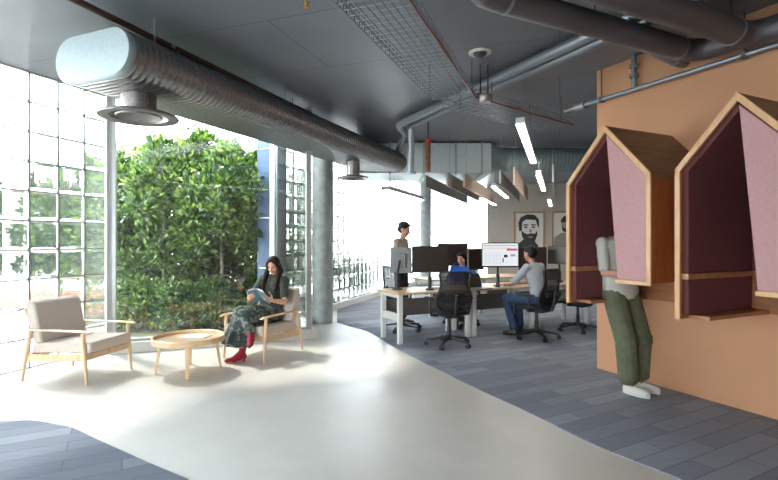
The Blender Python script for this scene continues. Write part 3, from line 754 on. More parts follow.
# ================================================================== PODS on the terracotta wall
PW, PD, ZE, ZA, ZB, ZR = .871, .925, 1.985, 2.455, .85, 1.10
def pod(label, s):
    T = thing('wall_pod', label, 'meeting pod', OW(s, 0.0, 0), math.atan2(.8974, -.4412), 'house shaped pods on the terracotta wall')
    def P(u, y, z): return V(-u, y, z)
    hw = PW/2; sl = (ZA-ZE)/hw; th = .032
    def house(u, ins): # height of inner roof line at u with inset
        return ZA - abs(u-hw)*sl - ins*math.sqrt(1+sl*sl)
    y0, y1 = .004, PD
    def wallpart(name, prof, ya, yb, mat, par=T, bevel=0):
        m = MB(); m.extr([P(u, ya, z) for u, z in prof], (0, yb-ya, 0)); return m.build(name, mat, par, bevel=bevel)
    wallpart('side_panel', [(0,ZB),(th,ZB),(th,house(th,0)),(0,ZE)], y0, y1-.002, M['oak_or'])
    wallpart('side_panel', [(PW-th,ZR),(PW,ZR),(PW,ZE),(PW-th,house(PW-th,0))], y0, y1-.002, M['oak_or'])
    k = th*math.sqrt(1+sl*sl)
    wallpart('roof_panel', [(-.004,ZE+.002),(hw,ZA+.004),(hw,ZA-k),(0,ZE-k)], y0, y1-.002, M['walnut'])
    wallpart('roof_panel', [(hw,ZA+.004),(PW+.004,ZE+.002),(PW,ZE-k),(hw,ZA-k)], y0, y1-.002, M['walnut'])
    # pale front edge of the shell
    e = .036; ke = e*math.sqrt(1+sl*sl)
    m = MB()
    for prof in ([(-.002,ZB),(e,ZB),(e,house(e,0)-ke+.0),(-.002,ZE+.003)], [(PW-e,ZR),(PW+.002,ZR),(PW+.002,ZE+.003),(PW-e,house(e,0)-ke)],
                 [(-.002,ZE+.004),(hw,ZA+.008),(hw,ZA-ke),(-.002,ZE-ke)], [(hw,ZA+.008),(PW+.002,ZE+.004),(PW+.002,ZE-ke),(hw,ZA-ke)],
                 [(.546,ZR-.02),(PW+.002,ZR-.02),(PW+.002,ZR+.012),(.546,ZR+.012)]):
        m.extr([P(u, y1-.006, z) for u, z in prof], (0,.022,0))
    m.build('front_edge', M['ply'], T)
    # felt lining
    a = .034
    wallpart('side_lining', [(a,1.195),(a+.04,1.195),(a+.04,house(a+.04,.05)),(a,house(a,.045))], .04, PD-.03, M['maroon'], bevel=.008)
    wallpart('side_lining', [(a,ZB+.032),(a+.04,ZB+.032),(a+.04,1.152),(a,1.152)], .04, PD-.03, M['maroon'], bevel=.008)
    wallpart('side_lining', [(PW-a-.04,ZR+.02),(PW-a,ZR+.02),(PW-a,house(a,.045)),(PW-a-.04,house(a+.04,.05))], .04, PD-.06, M['maroon'], bevel=.008)
    for sg in (0, 1):
        u0, u1 = (a, hw) if sg == 0 else (PW-a, hw)
        wallpart('roof_lining', [(u0,house(u0,th)),(u1,house(u1,th)),(u1,house(u1,th+.035)),(u0,house(u0,th+.035))], .04, PD-.03, M['maroon'])
    wallpart('back_lining', [(a,1.195),(PW-a,1.195),(PW-a,house(a,th)),(hw,house(hw,th)),(a,house(a,th))], .006, .04, M['maroon'])
    wallpart('back_board', [(-.01,ZB),(PW+.04,ZB),(PW+.04,1.152),(-.01,1.152)], .002, .022, M['oak_back'])
    m = MB(); m.extr([P(th,.02,1.152), P(th,PD-.01,1.152), P(th+.055,PD-.01,1.152), P(th+.055,.055,1.152), P(PW-th,.055,1.152), P(PW-th,.02,1.152)], (0,0,.043)); m.build('rail', M['oak_back'], T)
    wallpart('ledge', [(th,ZB),(.19,ZB),(.19,ZB+.03),(th,ZB+.03)], .02, PD-.10, M['oak_back'], bevel=.003)
    # rose felt privacy screen in the right half of the front
    wallpart('privacy_screen', [(hw-.005,house(hw,.05)),(.546,ZR+.012),(PW-e-.004,ZR+.012),(PW-e-.004,house(PW-e-.004,.045))], PD-.055, PD-.012, M['pink'], bevel=.006)
    return T
pod('farther house shaped wall pod, a person standing in it behind a rose felt screen', .446)
pod('nearer house shaped wall pod, empty, with rose felt screen, at the right picture edge', .446+1.075)

# ================================================================== LOUNGE
def lounge_chair(label, loc, rz):
    T = thing('lounge_chair', label, 'armchair', loc, rz, 'wooden lounge chairs by the window')
    for sx in (-1, 1):
        x = .305*sx
        MB().tube([(x,.37,0),(x,.352,.2),(x,.335,.36),(x,.325,.515)], [.013,.019,.022,.02], 12).build('leg', M['ash'], T, smooth=50)
        MB().tube([(x,-.41,0),(x,-.375,.2),(x,-.34,.36),(x,-.305,.515)], [.013,.019,.022,.02], 12).build('leg', M['ash'], T, smooth=50)
        m = MB(); m.oval([(V(x,-.43,.523),V(.012,0,0),V(0,0,.008)),(V(x,-.36,.527),V(.022,0,0),V(0,0,.012)),(V(x,-.1,.53),V(.025,0,0),V(0,0,.012)),(V(x,.2,.532),V(.03,0,0),V(0,0,.012)),(V(x,.36,.53),V(.033,0,0),V(0,0,.012)),(V(x,.42,.524),V(.024,0,0),V(0,0,.008))], 14)
        m.build('armrest', M['ash_x'], T, smooth=50)
        MB().bar((x*.96,-.37,.235),(x*.96,.36,.275),.022,.07).build('side_rail', M['ash'], T, bevel=.004)
        MB().bar((x*.86,-.20,.26),(x*.86,-.42,.74),.03,.024,(0,1,0)).build('back_upright', M['ash'], T, bevel=.004)
    MB().bar((-.3,.345,.272),(.3,.345,.272),.022,.06).build('front_rail', M['ash'], T, bevel=.004)
    MB().bar((-.3,-.35,.25),(.3,-.35,.25),.022,.06).build('rear_rail', M['ash'], T, bevel=.004)
    m = MB()
    for k in range(4): f = .25+.22*k; m.bar((-.27,-.20-.22*f,.26+.48*f),(.27,-.20-.22*f,.26+.48*f),.045,.014,(0,1,.4))
    m.build('back_slats', M['ash'], T)
    def cushion(name, prof, w):
        m = MB(); n = len(prof); m.extr([V(-w/2,y,z) for y,z in prof], (w,0,0)); return m.build(name, M['linen'], T, smooth=45, bevel=.022, seg=4)
    cushion('seat_cushion', [(-.33,.285),(.385,.31),(.395,.425),(-.29,.395)], .575)
    cushion('back_cushion', [(-.305,.40),(-.195,.40),(-.285,.80),(-.335,.825),(-.41,.81)], .575)
    return T
C1 = V(-3.312, 5.178, 0)
lounge_chair('empty wooden lounge chair with oatmeal cushions beside the left glass block wall', C1, heading((.979,-.204)))
CW = V(-1.6, 6.135, 0); RW = heading((-.41,-.912))
lounge_chair('wooden lounge chair with oatmeal cushions in which the woman with the book sits', CW, RW)

CT = V(-2.21, 5.32, 0)
T = thing('coffee_table', 'low round pale wood tray table between the two lounge chairs', 'coffee table', CT, .25)
MB().lathe([(.005,.335),(.372,.335),(.378,.345),(.378,.392),(.37,.398),(.36,.392),(.358,.357),(.005,.355)], 64).build('table_top', M['ash_x'], T, smooth=35)
for k in range(4):
    a = PI/2*k + .1
    MB().bar(V(.335*math.cos(a),.335*math.sin(a),0), V(.285*math.cos(a),.285*math.sin(a),.336), .036, .026, (math.cos(a),math.sin(a),0), .05, .034).build('leg', M['ash'], T, bevel=.004)
m = MB()
for a in (.1, PI/2+.1): m.bar((-.29*math.cos(a),-.29*math.sin(a),.322),(.29*math.cos(a),.29*math.sin(a),.322),.04,.026)
m.build('cross_brace', M['ash'], T)
T = thing('magazine', 'pale magazine lying on the round coffee table', 'magazine', CT + V(.02,.12,.3575), -.15)
MB().box((0,0,.004),(.3,.21,.008)).build('pages', M['paper'], T, bevel=.002); MB().box((0,0,.009),(.302,.212,.002)).build('cover', M['canvas'], T)

# ================================================================== DESKS
D0 = V(.138, 6.657, 0); DV = V(-.4412, .8974, 0)
def DP(t, p, z=0): q = D0 + DIR_M*t + DV*p; return V(q.x, q.y, z)
DRZ = math.atan2(DIR_M.y, DIR_M.x); DH = .712
def desk(label, t):
    T = thing('desk', label, 'desk', DP(t, 0), DRZ, 'white legged desks in a row')
    MB().box((.6,.36,DH-.013),(1.235,.78,.026)).build('desk_top', M['desk_top'], T, bevel=.004)
    for x in (.03, 1.17):
        for y in (.03, .56): MB().box((x,y,(DH-.026)/2),(.065,.065,DH-.026)).build('leg', M['desk_white'], T, bevel=.006)
        MB().box((x,.295,.36),(.04,.465,.11)).build('side_rail', M['desk_white'], T, bevel=.004)
        MB().box((x,.295,DH-.05),(.05,.465,.045)).build('top_rail', M['desk_white'], T)
    MB().box((.6,.62,.42),(1.1,.02,.26)).build('modesty_panel', M['desk_grey'], T)
    return T
desk('first desk of the row, its white end frame facing the lounge', 0)
desk('middle desk of the row with the laptop and lit monitor on it', 1.25)
desk('last desk of the row, running behind the farther wall pod', 2.5)
d_ = desk('desk of the back row, behind the woman in blue', 1.55); d_.location = DP(1.55, 1.75); d_['group'] = 'white legged desks in the back row'
d_ = desk('desk of the back row, nearer to the portraits', 2.80); d_.location = DP(2.80, 1.75); d_['group'] = 'white legged desks in the back row'

def monitor(label, base, face, w, h, zc, kind, reach=(0,0)):
    """panel centre at base+reach, facing the direction face"""
    T = thing('monitor', label, 'monitor', (base[0], base[1], DH), heading((-face[0], -face[1])), 'monitors on the desks')
    # local: panel faces -y
    rx, ry = reach; z = zc - DH
    m = MB(); m.box((rx, ry+.012, z),(w,.03,h)); m.box((rx, ry+.035, z),(w*.55,.03,h*.55)); m.build('casing', M['black'] if kind != 'grey' else M['screen_grey'], T, bevel=.004)
    MB().box((rx, ry-.0045, z+.005),(w-.03,.004,h-.04)).build('display', M['lit'] if kind == 'lit' else M['screen'], T)
    if kind == 'lit':
        def r(x0,x1,z0,z1,mat,nm): MB().box((rx + (x0+x1)/2*(w-.03) , ry-.0075, z+.005 + (z0+z1)/2*(h-.04)),((x1-x0)*(w-.03),.002,(z1-z0)*(h-.04))).build(nm, M[mat], T)
        for k in range(9): r(-.46, .02, .08-.06*k, .085-.06*k, 'lit_grey', 'text_line')
        for k in range(5): r(-.4+.1*k, -.397+.1*k, -.44, .1, 'lit_grey', 'column_line')
        r(-.47, .3, .27, .31, 'lit_tan', 'banner'); r(-.47, .47, .39, .42, 'lit_grey', 'toolbar'); r(.18, .48, .18, .27, 'lit_red', 'red_bar')
        r(.1, .2, -.12, 0, 'screen', 'picture'); r(.06, .09, -.35, -.15, 'screen', 'caption'); r(.28,.42,-.08,.02,'lit_grey','picture')
    a = MB(); a.tube([(0,.14,.02),(0,.14,z*.55),(rx*.5,.10+ry*.3,z*.75),(rx, ry+.05, z)], .016, 8); a.lathe([(.028,0),(.028,.18),(.02,.2)], 14, (0,.14,0)); a.build('monitor_arm', M['black'], T, smooth=50)
    MB().box((0,.14,.012),(.11,.12,.024)).build('clamp', M['black'], T, bevel=.003)
    return T
fc = -DV
def mpos(t, p): return DP(t, p)
def mon_px(label, x0, x1, y0, y1, d, kind, face, foot=None):
    c = at_depth((x0+x1)/2, (y0+y1)/2, d); h = (y1-y0)/FPX*d
    f = V(face[0], face[1], 0).normalized(); vd = V(c.x, c.y, 0).normalized()
    w = (x1-x0)/FPX*d / max(.35, abs(f.dot(vd)))
    return monitor(label, (c.x, c.y), f, w, h, c.z, kind)
mon_px('big switched off monitor with painted brown reflection, in front of the standing man', 412, 449, 246, 272.5, 7.0, 'dark', (.0,-1))
mon_px('switched off monitor on the back row, just behind the head of the woman in blue', 438, 468, 243.5, 266, 9.35, 'dark', (.05,-1))
mon_px('grey monitor at the left end of the first desk, beside the standing man', 391, 411.5, 247.5, 273, 7.25, 'grey', (.45,.9))
mon_px('dark grey monitor between the woman in blue and the lit screen', 468.5, 484, 248.5, 270, 7.72, 'grey', (.5,-.9))
mon_px('monitor with a lit web page on its screen', 482, 518.5, 242.5, 267.5, 7.5, 'lit', (.05,-1))
mon_px('black monitor behind the head of the seated man', 519, 546, 247, 270, 8.1, 'dark', (-.2,-1))
mon_px('black monitor seen between the seated man and the pod', 548, 567, 246, 264, 8.35, 'dark', (-.55,-.85))

T = thing('laptop', 'open black laptop at the end of the middle desk near the lit monitor', 'laptop', (at(480,7.28), 7.28, DH), heading((-.55,.85)))
MB().box((0,0,.009),(.32,.22,.016)).build('keyboard_base', M['screen_grey'], T, bevel=.003)
R = Matrix.Rotation(math.radians(-18), 3, 'X'); MB().box((0,.155,.115),(.32,.012,.215), R).build('lid', M['black'], T, bevel=.003)
MB().box((0,.147,.117),(.295,.004,.19), R).build('display', M['screen'], T)
def keyboard(label, t, p, rz=0):
    T = thing('keyboard', label, 'keyboard', DP(t, p, DH), DRZ+rz)
    MB().box((0,0,.009),(.42,.13,.018)).build('keyboard_base', M['desk_white'], T, bevel=.004)
    m = MB()
    for r in range(4):
        for c in range(13): m.box((-.186+.031*c,-.042+.028*r,.02),(.025,.022,.006))
    m.build('keys', M['paper'], T)
keyboard('white keyboard under the hands of the seated man', 2.05, .17, .2)
T = thing('paper_sheet', 'white paper sheets on the desk behind the mesh chair', 'paper', DP(1.0,.22,DH), DRZ+.2)
MB().box((0,0,.003),(.3,.21,.006)).build('sheets', M['paper'], T)
T = thing('notebook', 'small dark notebook on the first desk', 'notebook', DP(.75,.3,DH), DRZ-.3)
MB().box((0,0,.006),(.15,.21,.012)).build('pages', M['paper'], T); MB().box((0,0,.0135),(.152,.212,.003)).build('cover', M['tee_brown'], T)

def office_chair():
    T = thing('office_chair', 'x', 'office chair', (0,0,0), 0, 'black mesh office chairs')
    for k in range(5):
        a = 2*PI*k/5 + .3; c, s_ = math.cos(a), math.sin(a)
        leg = MB().bar((.03*c,.03*s_,.115),(.31*c,.31*s_,.075),.055,.04,(0,0,1),.035,.025).build('base_leg', M['black'], T, bevel=.006)
        m = MB()
        for o_ in (-.017,.017): m.tube([(.31*c - s_*(o_-.009), .31*s_ + c*(o_-.009), .031),(.31*c - s_*(o_+.009), .31*s_ + c*(o_+.009), .031)], .031, 14)
        m.tube([(.31*c,.31*s_,.03),(.31*c,.31*s_,.08)], .009, 8); m.build('caster', M['black'], leg, smooth=40)
    MB().lathe([(.045,.08),(.045,.14),(.03,.15),(.03,.26),(.022,.26),(.022,.40)], 18).build('gas_lift', M['black'], T, smooth=40)
    MB().box((0,-.02,.415),(.2,.28,.045)).build('mechanism', M['black'], T, bevel=.01)
    m = MB(); n = 24
    def seatring(z, k, ins): return [V((.245-ins)*math.copysign(abs(math.cos(t))**.6, math.cos(t)), .02+(.24-ins)*math.copysign(abs(math.sin(t))**.6, math.sin(t)), z) for t in [2*PI*i/n for i in range(n)]]
    m.loft([seatring(.437,0,.03), seatring(.445,0,.005), seatring(.475,0,0), seatring(.495,0,.02), seatring(.50,0,.06)]); m.build('seat', M['black_soft'], T, smooth=50)
    # hourglass back, curved
    def back(w, z): # outline half width -> point
        y = -.225 - .05*((z-.55)/.5)**2 - .03*math.sin((z-.5)*5) + .10*(w/.24)**2*.5
        return V(w, y, z)
    half = [(.10,.50),(.185,.515),(.235,.565),(.25,.63),(.24,.70),(.21,.78),(.195,.85),(.20,.92),(.215,.98),(.215,1.005),(.19,1.02)]
    out = [back(w, z) for w, z in half] + [back(-w, z) for w, z in half[::-1]]
    MB().tube(out, .015, 8, closed=True).build('back_frame', M['black'], T, smooth=50)
    m = MB(); rows = [[back(w*f, z) for f in (-1,-.66,-.33,0,.33,.66,1)] for w, z in half]
    vs = [p for r in rows for p in r] ; fs = []
    for i in range(len(rows)-1):
        for j in range(6): fs.append((i*7+j, i*7+j+1, (i+1)*7+j+1, (i+1)*7+j))
    nv = len(vs); vs2 = vs + [p + V(0,.004,0) for p in vs]
    m.add(vs2, fs + [tuple(nv+q for q in f[::-1]) for f in fs]); m.build('back_mesh', M['black_mesh'], T, smooth=60)
    m = MB(); m.tube([(0,-.10,.42),(0,-.25,.44),(0,-.285,.56),(0,-.30,.72)], .022, 10); m.bar((-.2,-.275,.66),(.2,-.275,.66),.02,.05); m.build('back_support', M['black'], T, smooth=50)
    for sx in (-1,1):
        a = MB().tube([(.16*sx,-.02,.42),(.27*sx,-.03,.43),(.285*sx,-.05,.52),(.285*sx,-.02,.64)], [.018,.018,.017,.016], 10).build('arm_post', M['black'], T, smooth=50)
        m = MB(); m.oval([(V(.28*sx,-.13,.655),V(.025,0,0),V(0,0,.01)),(V(.28*sx,-.1,.655),V(.04,0,0),V(0,0,.014)),(V(.28*sx,.1,.655),V(.042,0,0),V(0,0,.014)),(V(.28*sx,.13,.655),V(.03,0,0),V(0,0,.01))], 14); m.build('arm_pad', M['black_soft'], a, smooth=50)
    return T
ch = office_chair()
ch['label'] = 'empty black mesh office chair nearest the concrete floor, in front of the first desk'
ch.location = (.82, 6.60, .006); ch.rotation_euler = (0,0,heading((-.22,.97)))
SM = V(2.17, 7.08, .006); SMF = (-.66, .75)
dup(ch, SM, heading(SMF), 'black mesh office chair on which the man in the grey tee sits')
dup(ch, (3.0, 7.66, .006), heading((-.5,.86)), 'black mesh office chair half hidden under the farther wall pod')
dup(ch, (.22, 7.72, .006), heading((.85,.5)), 'black mesh office chair behind the left end of the first desk, beside the standing man')
WB = V(1.26, 8.28, .006); WBF = (-.42, -.9)
dup(ch, WB, heading(WBF), 'black mesh office chair on which the woman in blue sits')
# ================================================================== PEOPLE
def rotv(v, ax, a): return Matrix.Rotation(a, 3, ax) @ v
def hand(mb, w, d, nrm, curl=.5, side=1, k=1.0):
    """palm and five fingers; d towards the fingertips, nrm out of the palm, side = +1/-1 thumb side"""
    d = Vector(d).normalized(); nrm = (Vector(nrm) - d*Vector(nrm).dot(d)).normalized(); s = d.cross(nrm).normalized()*side
    w = Vector(w)
    R = Matrix((s, d, nrm)).transposed()
    mb.ell(w + d*.048*k, (.040*k, .055*k, .016*k), R)
    mb.cap(w - d*.02*k, .026*k, w + d*.02*k, .027*k)
    for i, L in enumerate((.070, .078, .073, .058)):
        p = w + d*(.088 - .004*abs(i-1))*k + s*(.030 - .0205*i)*k
        dr = (d + s*(.12 - .09*i)).normalized(); a = 0
        for seg, fr in enumerate((.45, .32, .23)):
            a += curl*(.5 if seg == 0 else .8)
            q = p + (dr*math.cos(a) + nrm*math.sin(a))*L*fr*k
            mb.cap(p, (.0092-.0008*seg)*k, q, (.0086-.0009*seg)*k, 8); p = q
    p = w + d*.022*k + s*.030*k
    for fr, a in ((.040, .9), (.032, .55), (.026, .35)):
        q = p + (d*math.cos(a) + s*math.sin(a)*.9 + nrm*(.25 + curl*.25)).normalized()*fr*k
        mb.cap(p, .0115*k, q, .0098*k, 8); p = q

def frame_of(fw, up):
    fw = Vector(fw).normalized(); up = Vector(up); up = (up - fw*up.dot(fw)).normalized(); r = fw.cross(up)
    return r, fw, up
def head(mb, c, fw, up, k=1.0):
    r, f, u = frame_of(fw, up); R = Matrix((r, f, u)).transposed()
    c = Vector(c); P = lambda x, y, z: c + (r*x + f*y + u*z)*k
    mb.ell(P(0,-.012,.030), (.074*k,.092*k,.084*k), R)              # skull
    mb.ell(P(0,.018,-.025), (.062*k,.068*k,.078*k), R)              # face
    mb.ell(P(0,.045,-.082), (.036*k,.034*k,.026*k), R)              # chin
    mb.cap(P(-.03,.02,-.075), .026*k, P(.03,.02,-.075), .026*k)     # jaw
    mb.cap(P(0,.078,.018), .010*k, P(0,.098,-.022), .014*k, 8)      # nose
    mb.ell(P(0,.094,-.026), (.017*k,.011*k,.009*k), R, 10, 6)
    mb.cap(P(-.036,.066,.034), .012*k, P(.036,.066,.034), .012*k, 8)  # brow
    for s in (-1, 1):
        mb.ell(P(.040*s,.055,-.022), (.022*k,.020*k,.020*k), R, 10, 6)  # cheek
        mb.ell(P(.076*s,-.008,-.004), (.010*k,.020*k,.032*k), R, 10, 6)  # ear
    mb.cap(P(-.018,.078,-.052), .0085*k, P(.018,.078,-.052), .0085*k, 8)
    return P, R
def face_parts(P, R, par, hair, k=1.0):
    for s in (-1, 1):
        MB().ell(P(.030*s,.0755,.010), (.012*k,.007*k,.006*k), R, 10, 6).build('eye', M['eye'], par, smooth=80)
        MB().cap(P(.016*s,.081,.036), .0035*k, P(.046*s,.071,.036), .0028*k, 6).build('eyebrow', M[hair], par, smooth=80)
    m = MB(); m.cap(P(-.02,.083,-.049), .0045*k, P(.02,.083,-.049), .0045*k, 8); m.cap(P(-.016,.083,-.056), .005*k, P(.016,.083,-.056), .005*k, 8)
    m.build('lips', M['lip'], par, smooth=80)
def short_hair(P, R, par, mat, k=1.0):
    m = MB(); m.ell(P(0,-.024,.044), (.083*k,.096*k,.086*k), R); m.ell(P(0,-.045,.0), (.074*k,.066*k,.072*k), R)
    m.cap(P(-.042,.036,.088), .022*k, P(.042,.036,.090), .022*k)
    o = link('hair', remeshed(m, .009, 3), M[mat], par); return o
def torso(mb, pel, wai, che, nk, rgt, sc=1.0, sh=.165, female=False):
    """oval loft from pelvis to neck; rgt = body right"""
    rgt = Vector(rgt).normalized(); pel, wai, che, nk = map(Vector, (pel, wai, che, nk))
    def sec(c, a, b, up):
        f = up.cross(rgt).normalized(); return (c, rgt*a*sc, f*b*sc)
    u1 = (wai-pel).normalized(); u2 = (che-wai).normalized(); u3 = (nk-che).normalized()
    w = .135 if female else .15
    secs = [sec(pel - u1*.10, .10, .085, u1), sec(pel - u1*.05, .155, .105, u1), sec(pel, .165, .115, u1), sec(wai, w, .098, (u1+u2).normalized()),
            sec(wai.lerp(che,.55), w+.012, .108, u2), sec(che, sh*.98, .112, u2), sec(che.lerp(nk,.55), sh, .092, u3), sec(che.lerp(nk,.82), sh*.78, .07, u3), sec(nk, .065, .06, u3)]
    mb.oval(secs, 24)
    if female:
        f = u2.cross(rgt).normalized()*-1
        f = f if f.y > 0 else -f
        for s in (-1, 1): mb.ell(che + rgt*s*.07 + f*.075*sc - u2*.01, (.058*sc,.055*sc,.058*sc))

def person(label, loc, rz, j, skin, top, top_col, bottom_col, hair, shoes, female=False, voxel=.0075, k=1.0, sleeve=.5, trouser=(.095,.075,.07), hem=.06, curl=(.5,.5), hair_style='short', cuff=.06, thing_extra=None, tsc=1.09, handdir=None):
    b = MB(); rgt = j['rgt'] if 'rgt' in j else V(1,0,0)
    torso(b, j['pel'], j['wai'], j['che'], j['nk'], rgt, .95, .16*k if female else .175*k, female)
    hd = Vector(j['head'])
    b.cap(Vector(j['nk']) - V(0,0,.03), .052, hd + V(0,0,-.06) - Vector(j['face'])*.012, .048)
    P, R = head(b, hd, j['face'], j.get('hup', (0,0,1)), k)
    for i, s in enumerate(('r','l')):
        sh, el, wr = map(Vector, (j['sh'+s], j['el'+s], j['wr'+s]))
        b.cap(Vector(j['che']).lerp(sh,.6) + V(0,0,.04), .05, sh, .052)
        b.cap(sh, .05, sh.lerp(el,.5), .044); b.cap(sh.lerp(el,.5), .044, el, .037); b.cap(el, .038, el.lerp(wr,.4), .037); b.cap(el.lerp(wr,.4), .037, wr, .025)
        hdn = handdir[i] if handdir else ((wr-el).normalized(), V(0,0,-1))
        hand(b, wr + (wr-el).normalized()*.015, hdn[0], hdn[1], curl[i], 1 if (s == 'r') else -1, k)
        hp, kn, an, toe = map(Vector, (j['hp'+s], j['kn'+s], j['an'+s], j['toe'+s]))
        b.cap(hp, .085, hp.lerp(kn,.5), .072); b.cap(hp.lerp(kn,.5), .072, kn, .055); b.cap(kn, .056, kn.lerp(an,.35), .054); b.cap(kn.lerp(an,.35), .054, an, .036)
        b.cap(an, .034, an + (toe-an)*.25 - V(0,0,.02), .034); b.cap(an + (toe-an)*.2 - V(0,0,.03), .032, toe, .022)
    body = link('person', remeshed(b, voxel, 2), M[skin], None)
    body.location = loc; body.rotation_euler = (0,0,rz); tag(body, label, 'person')
    face_parts(P, R, body, hair, k)
    if hair_style == 'short': short_hair(P, R, body, hair, k)
    # top with sleeves
    if top:
        m = MB(); torso(m, j['pel'], j['wai'], j['che'], j['nk'], rgt, tsc, (.165 if female else .185)*k, female)
        for s in ('r','l'):
            sh, el, wr = map(Vector, (j['sh'+s], j['el'+s], j['wr'+s]))
            m.cap(Vector(j['che']).lerp(sh,.55) + V(0,0,.045), .062, sh, .066); e = sh.lerp(el, min(1, sleeve*1.6) if sleeve < .62 else 1)
            m.cap(sh, .066, e, .058)
            if sleeve >= .62: m.cap(el, .054, el.lerp(wr, (sleeve-.6)/.4), .045)
        link(top, remeshed(m, voxel, 2), M[top_col], body)
    if bottom_col:
        m = MB(); t0, t1, t2 = trouser
        pel = Vector(j['pel'])
        torso_low = [(pel + V(0,0,.04), Vector(rgt)*.175, V(0,.125,0)), (pel + V(0,0,-.02), Vector(rgt)*.185, V(0,.13,0)), (pel + V(0,0,-.09), Vector(rgt)*.165, V(0,.11,0))]
        m.oval(torso_low, 24)
        for s in ('r','l'):
            hp, kn, an = map(Vector, (j['hp'+s], j['kn'+s], j['an'+s]))
            m.cap(hp, t0+.01, hp.lerp(kn,.5), (t0+t1)/2+.006); m.cap(hp.lerp(kn,.5), (t0+t1)/2+.006, kn, t1)
            end = kn.lerp(an, 1-cuff/max(.1,(an-kn).length)); m.cap(kn, t1, end, t2)
        link('trousers', remeshed(m, voxel*1.05, 3), M[bottom_col], body)
    for s in ('r','l'):
        an, toe = Vector(j['an'+s]), Vector(j['toe'+s]); m = MB()
        d = toe-an; fl = V(d.x, d.y, 0).normalized() if V(d.x,d.y,0).length > .02 else V(0,1,0)
        dn = V(0,0,-1) if abs(d.normalized().z) < .75 else V(0,1,0)
        heel = an + dn*.05 - d.normalized()*.02
        if shoes == 'boot':
            up = (Vector(j['kn'+s]) - an).normalized()
            m.cap(an + up*.085, .047, an, .046); m.cap(an, .046, heel, .042); m.cap(an, .046, an.lerp(toe,.5) + dn*.028, .041); m.cap(heel, .040, an.lerp(toe,.5) + dn*.03, .040); m.cap(an.lerp(toe,.45) + dn*.03, .040, toe, .026)
            sole = MB(); bk = an + dn*.06 - d.normalized()*.025; sole.cap(bk, .022, bk + dn*.045, .019); 
            o = link('boot', remeshed(m, .006, 3), M['suede_red'], body); link('heel', remeshed(sole, .006, 1), M['suede_red'], o)
        else:
            m.cap(an + V(0,0,.02), .046, an - V(0,0,.02), .046); m.cap(heel, .043, an.lerp(toe,.55) + V(0,0,-.018), .044); m.cap(an.lerp(toe,.5) + V(0,0,-.02), .046, toe, .036)
            o = link('shoe', remeshed(m, .006, 3), M['canvas_white'] if shoes == 'white' else M['black'], body)
            if shoes == 'white':
                so = MB(); ring = []
                lat = V(-fl.y, fl.x, 0); L0 = heel - fl*.045; L1 = toe + fl*.036
                pts = []
                for q in range(20):
                    a = 2*PI*q/20; f = .5+.5*math.cos(a); w = .046*(.85+.2*f) if f < .8 else .046
                    pts.append(L0.lerp(L1, f) + lat*w*math.sin(a))
                zb = .007 - loc[2]
                so.prism([(p.x, p.y) for p in pts], zb, zb+.026); so.build('sole', M['canvas_white'], o, bevel=.006)
                la = MB()
                for q in range(4):
                    c = an.lerp(toe, .28+.1*q) + V(0,0,.028-.014*q); la.tube([c - lat*.028, c + V(0,0,.008), c + lat*.028], .004, 6)
                la.build('laces', M['paper'], o, smooth=60)
    return body, P, R

# ---- woman reading in the lounge chair (local frame of the chair: y forward, x her right)
j = dict(pel=V(0,-.12,.52), wai=V(0,-.17,.68), che=V(-.01,-.21,.86), nk=V(-.015,-.215,1.0), head=V(-.03,-.165,1.115), face=V(-.22,.85,-.42), hup=V(0,.3,1),
         shr=V(.165,-.20,.92), elr=V(.235,-.02,.70), wrr=V(.10,.13,.715), shl=V(-.185,-.19,.92), ell=V(-.285,-.06,.665), wrl=V(-.24,.10,.70),
         hpr=V(.09,-.08,.50), knr=V(.03,.40,.59), anr=V(-.22,.49,.33), toer=V(-.285,.60,.245), hpl=V(-.09,-.08,.50), knl=V(-.08,.37,.46), anl=V(-.02,.42,.105), toel=V(.085,.56,.030))
hdirs = ((V(-.6,.5,.35), V(-.5,-.2,.8)), (V(.45,.7,.35), V(.7,-.2,.7)))
body, P, R = person('woman in long patterned skirt and red boots reading in a lounge chair', CW, RW, j, 'skin', 'blouse', 'dress_top', None, 'hair_brown', 'boot', True, .007, .96, .42, curl=(.5,.5), hair_style=None, handdir=hdirs)
m = MB()
m.ell(P(0,-.026,.040), (.084,.092,.086), R)
for s in (-1, 1):
    m.cap(P(.006*s,.045,.112), .018, P(.066*s,.040,.055), .020); m.cap(P(.066*s,.040,.055), .020, P(.082*s,.012,-.03), .026)
    q0 = P(.082*s,.0,-.03); q1 = q0 + V(.012*s,.035,-.10); q2 = q1 + V(.004*s,.045,-.10); q3 = q2 + V(-.01*s,.02,-.10)
    m.cap(q0, .032, q1, .042); m.cap(q1, .042, q2, .038); m.cap(q2, .038, q3, .016)
m.cap(P(0,-.07,.02), .07, P(0,-.085,-.12), .08)
link('hair', remeshed(m, .008, 2), M['hair_brown'], body)
